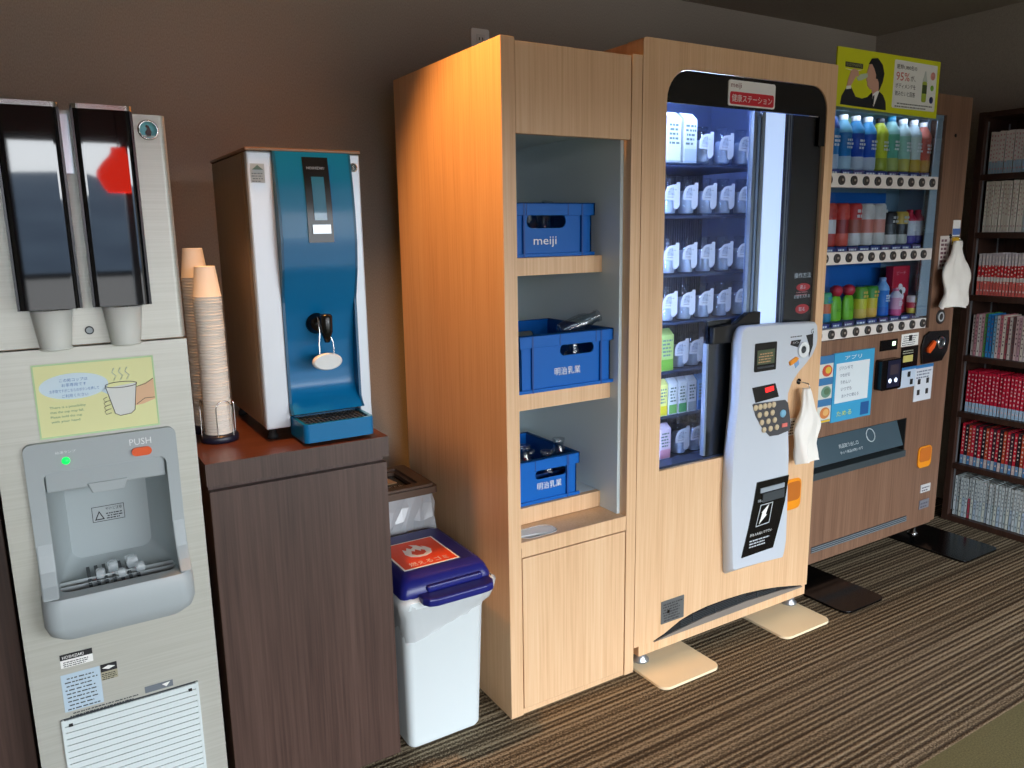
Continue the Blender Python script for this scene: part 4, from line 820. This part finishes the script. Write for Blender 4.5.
def can(row, x, z, h, r, c1, c2, c3, lab, y=1.872):
    t = thing('sample_can', lab, 'can', (x, y, z), RG[row])
    MB().lathe(x, y, [(0,z), (r*.85,z), (r,z+.006), (r,z+h*.30), (r,z+h*.62), (r,z+h*.93), (r*.82,z+h), (0,z+h-.002)], [c3,c3,c3,c2,c1,c1,ALU], 18).build('body', t)
    MB().bars(x-r*.6,x+r*.6,z+h*.66,z+h*.9,2,y-r-.0006,c3,.6,int(x*555)).build('label_print', t)
WT = PAPER
B1 = [((2.475), .205, (C(180,200,216), C(24,130,190), C(20,70,150)), C(20,60,130), 'dark blue capped water bottle'), (2.547,.190,(C(170,200,214),C(20,120,180),C(120,190,210)),WT,'light blue water bottle'), (2.618,.190,(C(186,196,206),C(10,70,170),C(60,150,200)),WT,'royal blue sports drink bottle'), (2.690,.190,(C(186,196,206),C(14,80,180),C(70,160,206)),WT,'blue and silver sports drink bottle'), (2.762,.190,(C(150,160,40),C(196,204,30),C(190,200,40)),C(30,30,30),'lime yellow bottle with black print'), (2.832,.200,(C(170,180,90),C(90,170,140),C(150,200,190)),C(20,110,140),'green tea bottle'), (2.905,.195,(C(190,180,80),C(150,196,172),C(186,210,206)),WT,'pale green bottle'), (2.975,.195,(C(196,160,50),C(200,212,200),C(190,206,206)),WT,'clear pale tea bottle'), (3.040,.190,(C(200,150,50),C(196,80,60),C(210,120,100)),WT,'red-labelled bottle with amber base')]
for x, h, m3, cp_, nm in B1: bottle(0, x+.010, 1.5485, h, .0335, cp_, m3, nm+' on the top sample row')
C2 = [((206,70,56),(214,206,200),(190,60,50),'red and silver can'), ((214,72,58),(150,40,36),(220,90,70),'bright red can'), ((206,60,56),(170,90,70),(216,210,204),'coral red can'), ((216,210,200),(210,120,100),(216,206,196),'cream can with coral band'), ((210,204,196),(214,140,120),(206,200,190),'cream can with peach band'), ((30,28,28),(60,60,58),(206,200,190),'black coffee can'), ((206,170,70),(40,38,36),(180,180,170),'black and gold can')]
for k, (a, c, d_, nm) in enumerate(C2):
    x = 2.500+k*.0735; tall = .155 if k < 5 else .125
    can(1, x, 1.2745, tall, .0315, C(*a), C(*c), C(*d_), nm+' on the middle sample row, %s from the oak machine' % ORD[k])
bottle(1, 3.005, 1.2745, .132, .027, C(190,30,60), (C(70,60,140), C(214,216,220), C(190,30,60)), 'white bottle with crimson cap on the middle row'); bottle(1, 3.062, 1.2745, .132, .025, C(190,30,60), (C(60,60,140), C(214,216,220), C(180,30,60)), 'slim white bottle with crimson cap, end of middle row')
y3 = .9965
can(2, 2.515, y3, .110, .024, C(60,170,120), C(220,110,60), C(60,140,170), 'small green and orange can, lowest row')
for k, x in enumerate((2.578, 2.652)):
    t = thing('sample_jelly_pouch', 'green jelly pouch with round red cap, %s of two' % ORD[k], 'drink pouch', (x,1.872,y3), RG[2])
    MB().loft([[(x+p[0]*s, 1.872+p[1]*d_, y3+h) for p in ell(0,0,1,1,16)] for h, s, d_ in ((0,.026,.016), (.01,.030,.018), (.07,.030,.014), (.088,.024,.010), (.094,.010,.008))], C(120,190,40)).build('pouch_body', t)
    MB().lathe(x, 1.872, [(0,y3+.090), (.016,y3+.094), (.024,y3+.108), (.022,y3+.124), (.010,y3+.132), (0,y3+.133)], C(200,40,60), 16, cap=False).build('cap', t); MB().text('メロン', .012, (x-.016,1.8535,y3+.035), C(20,90,30), w=.032).build('label_print', t)
can(2, 2.722, y3, .122, .028, C(96,160,40), C(210,200,50), C(226,190,90), 'green and yellow fruit can, lowest row'); can(2, 2.788, y3, .122, .028, C(70,150,50), C(216,190,40), C(230,180,80), 'green and gold fruit can, lowest row')
bottle(2, 2.862, y3, .150, .028, C(150,180,220), (C(30,100,190), C(40,120,200), C(120,170,220)), 'blue bottle beside the red character box'.replace('character ', 'flower '))
t = thing('sample_box', 'tall red box with white flower print, lowest row', 'box', (2.985,1.885,y3), RG[2])
b = MB().box(2.935,3.045,1.875,1.91,y3,y3+.190,C(196,34,58)); b.build('box_body', t, bevel=.003)
b = MB()
for k in range(5): a = PI/2+k*2*PI/5; b.plate(ell(2.985+.022*math.cos(a), y3+.085+.022*math.sin(a), .013,.013,14), [], 1.8725-.0001*k, 1.875, WT)
b.plate(ell(2.985,y3+.085,.012,.012,14), [], 1.8715, 1.8725, C(60,60,60)); b.text('ピーチ', .016, (2.955,1.8745,y3+.155), C(236,170,180), w=.06); b.build('flower_print', t)
bottle(2, 2.915, y3, .105, .024, C(236,130,160), (C(226,90,140), C(236,170,190), C(230,220,226)), 'small pink bottle before the red box', y=1.846)
can(2, 3.035, y3, .072, .020, C(226,210,210), C(206,60,80), C(226,200,80), 'tiny red and white can, end of lowest row', y=1.850)
# advertising board
t = thing('advertising_board', 'lime yellow advertising board with drinking man on top of brown machine', 'sign', (2.65,1.775,1.75))
AY = 1.775
k_ = AY/1.75; ax0, ax1, az0, az1 = 2.372, 2.968, 1.744, 1.936
MB().plate([(ax0,az0+.002),(ax1,az0-.006),(ax1,az1+.002),(ax0,az1-.002)], [], AY, AY+.005, mat('lime_board', (212,218,26), .45)).build('board', t)
MB().box(2.50,2.52,AY+.0055,AY+.03,1.80,1.84,ALU).box(2.84,2.86,AY+.0055,AY+.03,1.80,1.84,ALU).build('bracket', t)
b = MB(); y = AY; D = C(20,24,30); SK = C(206,160,140)
b.plate([(2.400,.0+1.752),(2.655,1.748),(2.650,1.776),(2.632,1.798),(2.596,1.815),(2.566,1.800),(2.545,1.785),(2.515,1.778),(2.480,1.782),(2.452,1.812),(2.428,1.808),(2.405,1.780)], [], y-.0010, y, D)
b.plate([(2.543,1.890),(2.536,1.868),(2.528,1.854),(2.535,1.848),(2.533,1.840),(2.538,1.834),(2.540,1.822),(2.556,1.812),(2.568,1.810),(2.570,1.796),(2.604,1.800),(2.604,1.82),(2.608,1.86),(2.562,1.905)], [], y-.0016, y, SK)
b.plate([(2.541,1.892),(2.556,1.912),(2.588,1.916),(2.618,1.896),(2.630,1.868),(2.624,1.84),(2.606,1.808),(2.602,1.836),(2.594,1.848),(2.584,1.848),(2.584,1.862),(2.572,1.880),(2.558,1.894)], [], y-.0022, y, D)
b.plate([(2.582,1.756),(2.610,1.812),(2.590,1.806),(2.572,1.796),(2.572,1.770)], [], y-.0018, y, WT); b.plate([(2.574,1.790),(2.582,1.794),(2.580,1.760),(2.570,1.770)], [], y-.0024, y, D)
b.plate([(2.428,1.812),(2.450,1.816),(2.474,1.846),(2.490,1.850),(2.486,1.866),(2.462,1.872),(2.446,1.862),(2.436,1.838)], [], y-.0016, y, SK)
b.plate([(2.478,1.842),(2.500,1.856),(2.536,1.862),(2.538,1.850),(2.508,1.838),(2.490,1.834)], [], y-.0020, y, C(190,206,180)); b.plate([(2.426,1.802),(2.452,1.806),(2.450,1.816),(2.428,1.813)], [], y-.002, y, WT)
b.build('drinking_man_print', t)
b = MB().box(2.416,2.510,y-.001,y,1.874,1.890,C(48,52,48)); b.text('BODYMAINTE', .010, (2.420,y-.001,1.877), C(170,176,120), w=.085); b.plate([(2.416,1.868),(2.470,1.866),(2.512,1.872),(2.470,1.862)], [], y-.001, y, WT); b.build('logo_print', t)
b = MB().plate(rr(2.688,2.950,1.760,1.922,.006), [], y-.001, y, C(234,236,230)); pn = b.build('text_panel', t)
b = MB(); b.text('医師1,000名の', .016, (2.702,y-.001,1.892), INK, w=.120); b.text('95%', .028, (2.700,y-.001,1.854), C(206,90,80), w=.080); b.text('が、', .020, (2.788,y-.001,1.856), INK); b.text('ボディメンテを', .017, (2.700,y-.001,1.828), INK, w=.120); b.text('飲みたいと回答', .017, (2.700,y-.001,1.802), INK, w=.120); b.build('slogan_lettering', pn); MB().bars(2.700,2.945,1.764,1.784,2,y-.0015,C(100,104,100)).build('fine_print', pn)
b = MB(); b.plate(rr(2.862,2.890,1.790,1.862,.008), [], y-.002, y-.001, C(160,180,60)); b.plate([(2.862,1.862),(2.890,1.862),(2.882,1.885),(2.880,1.897),(2.873,1.897),(2.871,1.885)], [], y-.002, y-.001, C(196,206,200)); b.box(2.862,2.890,y-.0025,y-.002,1.820,1.850,C(60,80,40)); b.lathe(2.924, 1.884, [(.014,y-.001),(.014,y-.002),(0,y-.002)], C(216,150,140), 18, axis='y'); b.lathe(2.924, 1.842, [(.010,y-.001),(.010,y-.002),(0,y-.002)], C(120,180,50), 16, axis='y'); b.lathe(2.924, 1.800, [(.012,y-.001),(.012,y-.002),(0,y-.002)], C(24,40,90), 16, axis='y'); b.build('bottle_print', pn)

# ------------------------------------------------------------------ manga bookcase
t = thing('bookcase', 'tall dark brown bookcase packed with manga against the side wall', 'bookcase', (3.5, 1.4, 0))
bx, by1, by0 = 3.50, 1.905, 1.02
MB().box(bx,3.765,by1-.028,by1,0,1.808,ESPRESSO).build('side_panel', t, bevel=.001)
MB().box(bx,3.765,by0,by0+.028,0,1.808,ESPRESSO).build('side_panel', t, bevel=.001)
MB().box(bx+.001,3.764,by0+.028,by1-.028,1.786,1.806,ESPRESSO).build('top_board', t)
MB().box(3.752,3.764,by0+.028,by1-.028,.05,1.786,ESPRESSO).build('back_board', t)
MB().box(bx+.004,bx+.02,by0+.028,by1-.028,0,.005+.02,ESPRESSO).box(bx+.001,3.764,by0+.028,by1-.028,.006,.027,ESPRESSO).build('plinth', t)
BZ = [1.553, 1.311, 1.042, .774, .519, .277, .028]
for z in BZ[:-1]: MB().box(bx+.001,3.752,by0+.028,by1-.028,z-.025,z,ESPRESSO).build('shelf', t, bevel=.001)
for xx in (bx+.022, bx+.19): MB().box(xx, xx+.010, by1-.0305, by1-.028, .05, 1.77, ALU).build('shelf_rail', t)
RAINB = [(206,196,196),(196,140,150),(226,220,214),(206,160,170),(90,170,90),(40,130,200),(40,120,190),(120,170,200),(216,206,206),(200,120,130),(226,216,200),(190,100,110),(206,196,190),(120,90,90),(206,180,180),(190,150,160),(220,210,200)]
ROWS = [('white manga volume, pink dotted spine', [((.0,.30),(170,200,220)), ((.30,1.0),(240,234,232))], (214,160,168), .172, 'top shelf'),
        ('cream manga volume with faint pink lettering', [((0,1.0),(240,236,224))], (206,176,172), .212, 'second shelf'),
        ('red and white banded manga volume', [((0,.34),(232,112,104)), ((.34,.44),(240,236,232)), ((.44,.72),(220,50,56)), ((.72,1.0),(214,206,212))], (236,226,220), .180, 'third shelf'),
        (None, None, (110,90,100), .186, 'fourth shelf'),
        ('crimson manga volume with pale blue foot', [((0,.24),(176,206,232)), ((.24,1.0),(206,30,62))], (230,200,206), .186, 'fifth shelf'),
        ('dark crimson manga volume with mixed spine', [((0,.22),(130,160,190)), ((.22,1.0),(168,30,50))], (226,210,200), .184, 'sixth shelf'),
        ('pale blue-white manga volume', [((0,1.0),(220,232,238))], (100,120,130), .186, 'bottom shelf')]
for ri, (nm, bands, tc, bh, sn) in enumerate(ROWS):
    R = random.Random(20+ri); y = by1-.028-.006-(.010 if ri < 6 else .002); th0 = (.0122, .0122, .0134, .0128, .0152, .0150, .0128)[ri]; i = 0; protos = {}
    while y > 1.50 - ri*.004:
        th = th0*R.uniform(.96, 1.04); dep = .115; xf = bx+.024+R.uniform(0,.004); z = BZ[ri]; key = i % 3 if ri not in (3,) else i
        h = bh+R.uniform(-.002,.002)
        b = MB()
        bd = bands; tcol = tc; label = nm
        if ri == 3:
            c = RAINB[i % len(RAINB)]; bd = [((0,.15),tuple(min(255,v+20) for v in c)), ((.15,1),c)]
            nmc = 'green' if c[1] > c[0]+40 and c[1] > c[2]+40 else ('blue' if c[2] > c[0]+50 else ('rose pink' if c[0] > c[1]+35 else 'pale')); label = nmc+' manga volume'
            h = bh+R.uniform(-.006,.004)
        if ri == 5: c = [(206,30,56),(40,30,40),(190,70,44),(210,40,66),(70,40,54)][i % 5]; bd = [((0,.22),[(110,150,190),(190,200,206),(90,140,190),(206,190,190)][i % 4]), ((.22,1),c)]
        if ri == 6: c = [(200,212,218),(186,204,210),(206,214,206),(176,196,214)][i % 4] if i != 5 else (186,70,90); bd = [((0,.5),c), ((.5,1),(200,210,212))]
        if ri == 1 and i > 12: bd = [((0,.3),(190,206,206)), ((.3,.8),(206,216,214)), ((.8,1),(90,150,150))]
        y0, y1 = y-th+.0004, y
        b.box(xf+.002, xf+dep, y0+.001, y1-.001, z+.002, z+h-.003, C(206,196,176))
        for s_ in (y0, y1-.001): b.box(xf, xf+dep+.001, s_, s_+.001, z+.0005, z+h, C(*bd[-1][1]))
        for (u0, u1), c in bd: b.box(xf, xf+.0022, y0, y1, z+.0005+(h-.0005)*u0, z+.0005+(h-.0005)*u1, C(*c))
        m2 = y0+(y1-y0)*.32; m3 = y0+(y1-y0)*.68; zz = z+h*.93
        while zz > z+h*.30:                       # lettering column on the spine
            gh = R.uniform(.005,.009); b.add([(xf-.0003,m2,zz-gh),(xf-.0003,m3,zz-gh),(xf-.0003,m3,zz),(xf-.0003,m2,zz)], [(0,1,2,3)], C(*tcol)); zz -= gh+R.uniform(.007,.016)
        b.add([(xf-.0003,m2,z+h*.10),(xf-.0003,m3,z+h*.10),(xf-.0003,m3,z+h*.14),(xf-.0003,m2,z+h*.14)], [(0,1,2,3)], C(*tcol))
        b.build('book', at=(xf+dep/2, (y0+y1)/2, z), label='%s, %s from the side panel on the %s' % (label, nth(i), sn), cat='book', group='manga on the %s' % sn)
        y -= th; i += 1

# ------------------------------------------------------------------ lamps of the room
WARM = mat('warm_bulb', (255,220,170), .4, emit=(255,190,120), es=12)
def pendant(x, y, z, lab):
    t = thing('pendant_lamp', lab, 'lamp', (x, y, z), 'red glass pendant lamps by the windows')
    rg = mat('ribbed_red_glass', (206,30,20), .3, emit=(255,50,30), es=9)
    b = MB(); rings = []
    for r, h in ((.062,-.075), (.078,-.050), (.100,0), (.098,.020), (.070,.060), (.045,.085), (.034,.10), (.030,.125)):
        rings.append([(x+r*(1+.02*(k % 2))*math.cos(2*PI*k/40), y+r*(1+.02*(k % 2))*math.sin(2*PI*k/40), z+h) for k in range(40)])
    b.loft(rings, rg, caps=False); b.build('shade', t)
    MB().tube([(x,y,z+.12), (x,y,ZC-.02)], .003, BLACK, 6).build('cord', t)
    MB().lathe(x, y, [(.04,ZC-.02), (.04,ZC)], BLACK, 16).build('ceiling_rose', t)
    MB().lathe(x, y, [(0,z-.060), (.05,z-.060), (.05,z-.052), (0,z-.052)], WARM, 16).build('bulb', t)
pendant(.415, -1.0, 1.628, 'red glass pendant lamp hanging before the window opposite the tea dispenser')
def light(name, kind, loc, energy, color, size=.1, rot=(0,0,0), spot=None, sy=None):
    l = bpy.data.lights.new(name, kind); l.energy = energy; l.color = color
    if kind == 'AREA':
        l.size = size
        if sy: l.shape = 'RECTANGLE'; l.size_y = sy
    elif kind != 'SUN': l.shadow_soft_size = size
    if spot: l.spot_size = spot; l.spot_blend = .6
    o = bpy.data.objects.new(name, l); o.location = loc; o.rotation_euler = rot; COL.objects.link(o); return o
# warm ceiling downlight above the tea corner
def downlight(x, y, e, lab, aim=None, spot=2.4):
    t = thing('ceiling_downlight', lab, 'lamp', (x, y, ZC), 'warm ceiling downlights')
    MB().lathe(x, y, [(.050,ZC-.0002), (.050,ZC-.006), (.040,ZC-.006), (.036,ZC-.001), (0,ZC-.001)], [WHITE,WHITE,CHROME,WARM], 24, cap=False).build('trim_ring', t)
    rot = (0,0,0)
    if aim: rot = (Vector(aim)-Vector((x,y,ZC))).to_track_quat('-Z','Y').to_euler()
    light('downlight_beam', 'SPOT', (x,y,ZC-.03), e, (1,.43,.11), .03, rot, spot)
downlight(.42, 1.74, 72, 'warm ceiling downlight over the counter corner', (.95,1.66,1.2), 1.5)
for a, c in (W1, W2):
    o = light('window_portal', 'AREA', ((a+c)/2, YF-.02, (WZ0+WZ1)/2), 1, (1,1,1), c-a, (PI/2,0,0), None, WZ1-WZ0); o.data.cycles.is_portal = True

w = bpy.data.worlds.new('sky'); SC.world = w; w.use_nodes = True; N, L = w.node_tree.nodes, w.node_tree.links
bg = N['Background']; tc = N.new('ShaderNodeTexCoord'); sp = N.new('ShaderNodeSeparateXYZ'); r = N.new('ShaderNodeValToRGB')
L.new(tc.outputs['Generated'], sp.inputs[0]); L.new(sp.outputs['Z'], r.inputs[0]); L.new(r.outputs[0], bg.inputs['Color'])
r.color_ramp.elements[0].position = 0; r.color_ramp.elements[0].color = (.93,.97,1,1); r.color_ramp.elements[1].position = .7; r.color_ramp.elements[1].color = (.74,.86,1,1)
bg.inputs['Strength'].default_value = 13

# ------------------------------------------------------------------ camera
R_ = [[0.85174853,-0.52371898,-0.01558462], [-0.11409103,-0.15635668,-0.9810891], [0.51137822,0.83741926,-0.19292821]]
cam = bpy.data.cameras.new('camera'); co = bpy.data.objects.new('camera', cam); COL.objects.link(co)
rx, dn, fw_ = Vector(R_[0]), Vector(R_[1]), Vector(R_[2])
M = Matrix((( rx.x, -dn.x, -fw_.x, 0), (rx.y, -dn.y, -fw_.y, 0), (rx.z, -dn.z, -fw_.z, 1.35), (0,0,0,1)))
co.matrix_world = M; cam.sensor_width = 36; cam.lens = 779.9/1024*36; cam.clip_start = .01; cam.clip_end = 500
SC.camera = co
SC.view_settings.view_transform = 'Standard'; SC.view_settings.look = 'None'; SC.view_settings.gamma = 1; SC.view_settings.use_curve_mapping = False
SC.view_settings.exposure = .13
SC.cycles.max_bounces = 10; SC.cycles.transparent_max_bounces = 24; SC.cycles.caustics_reflective = False; SC.cycles.caustics_refractive = False; SC.cycles.sample_clamp_indirect = 6
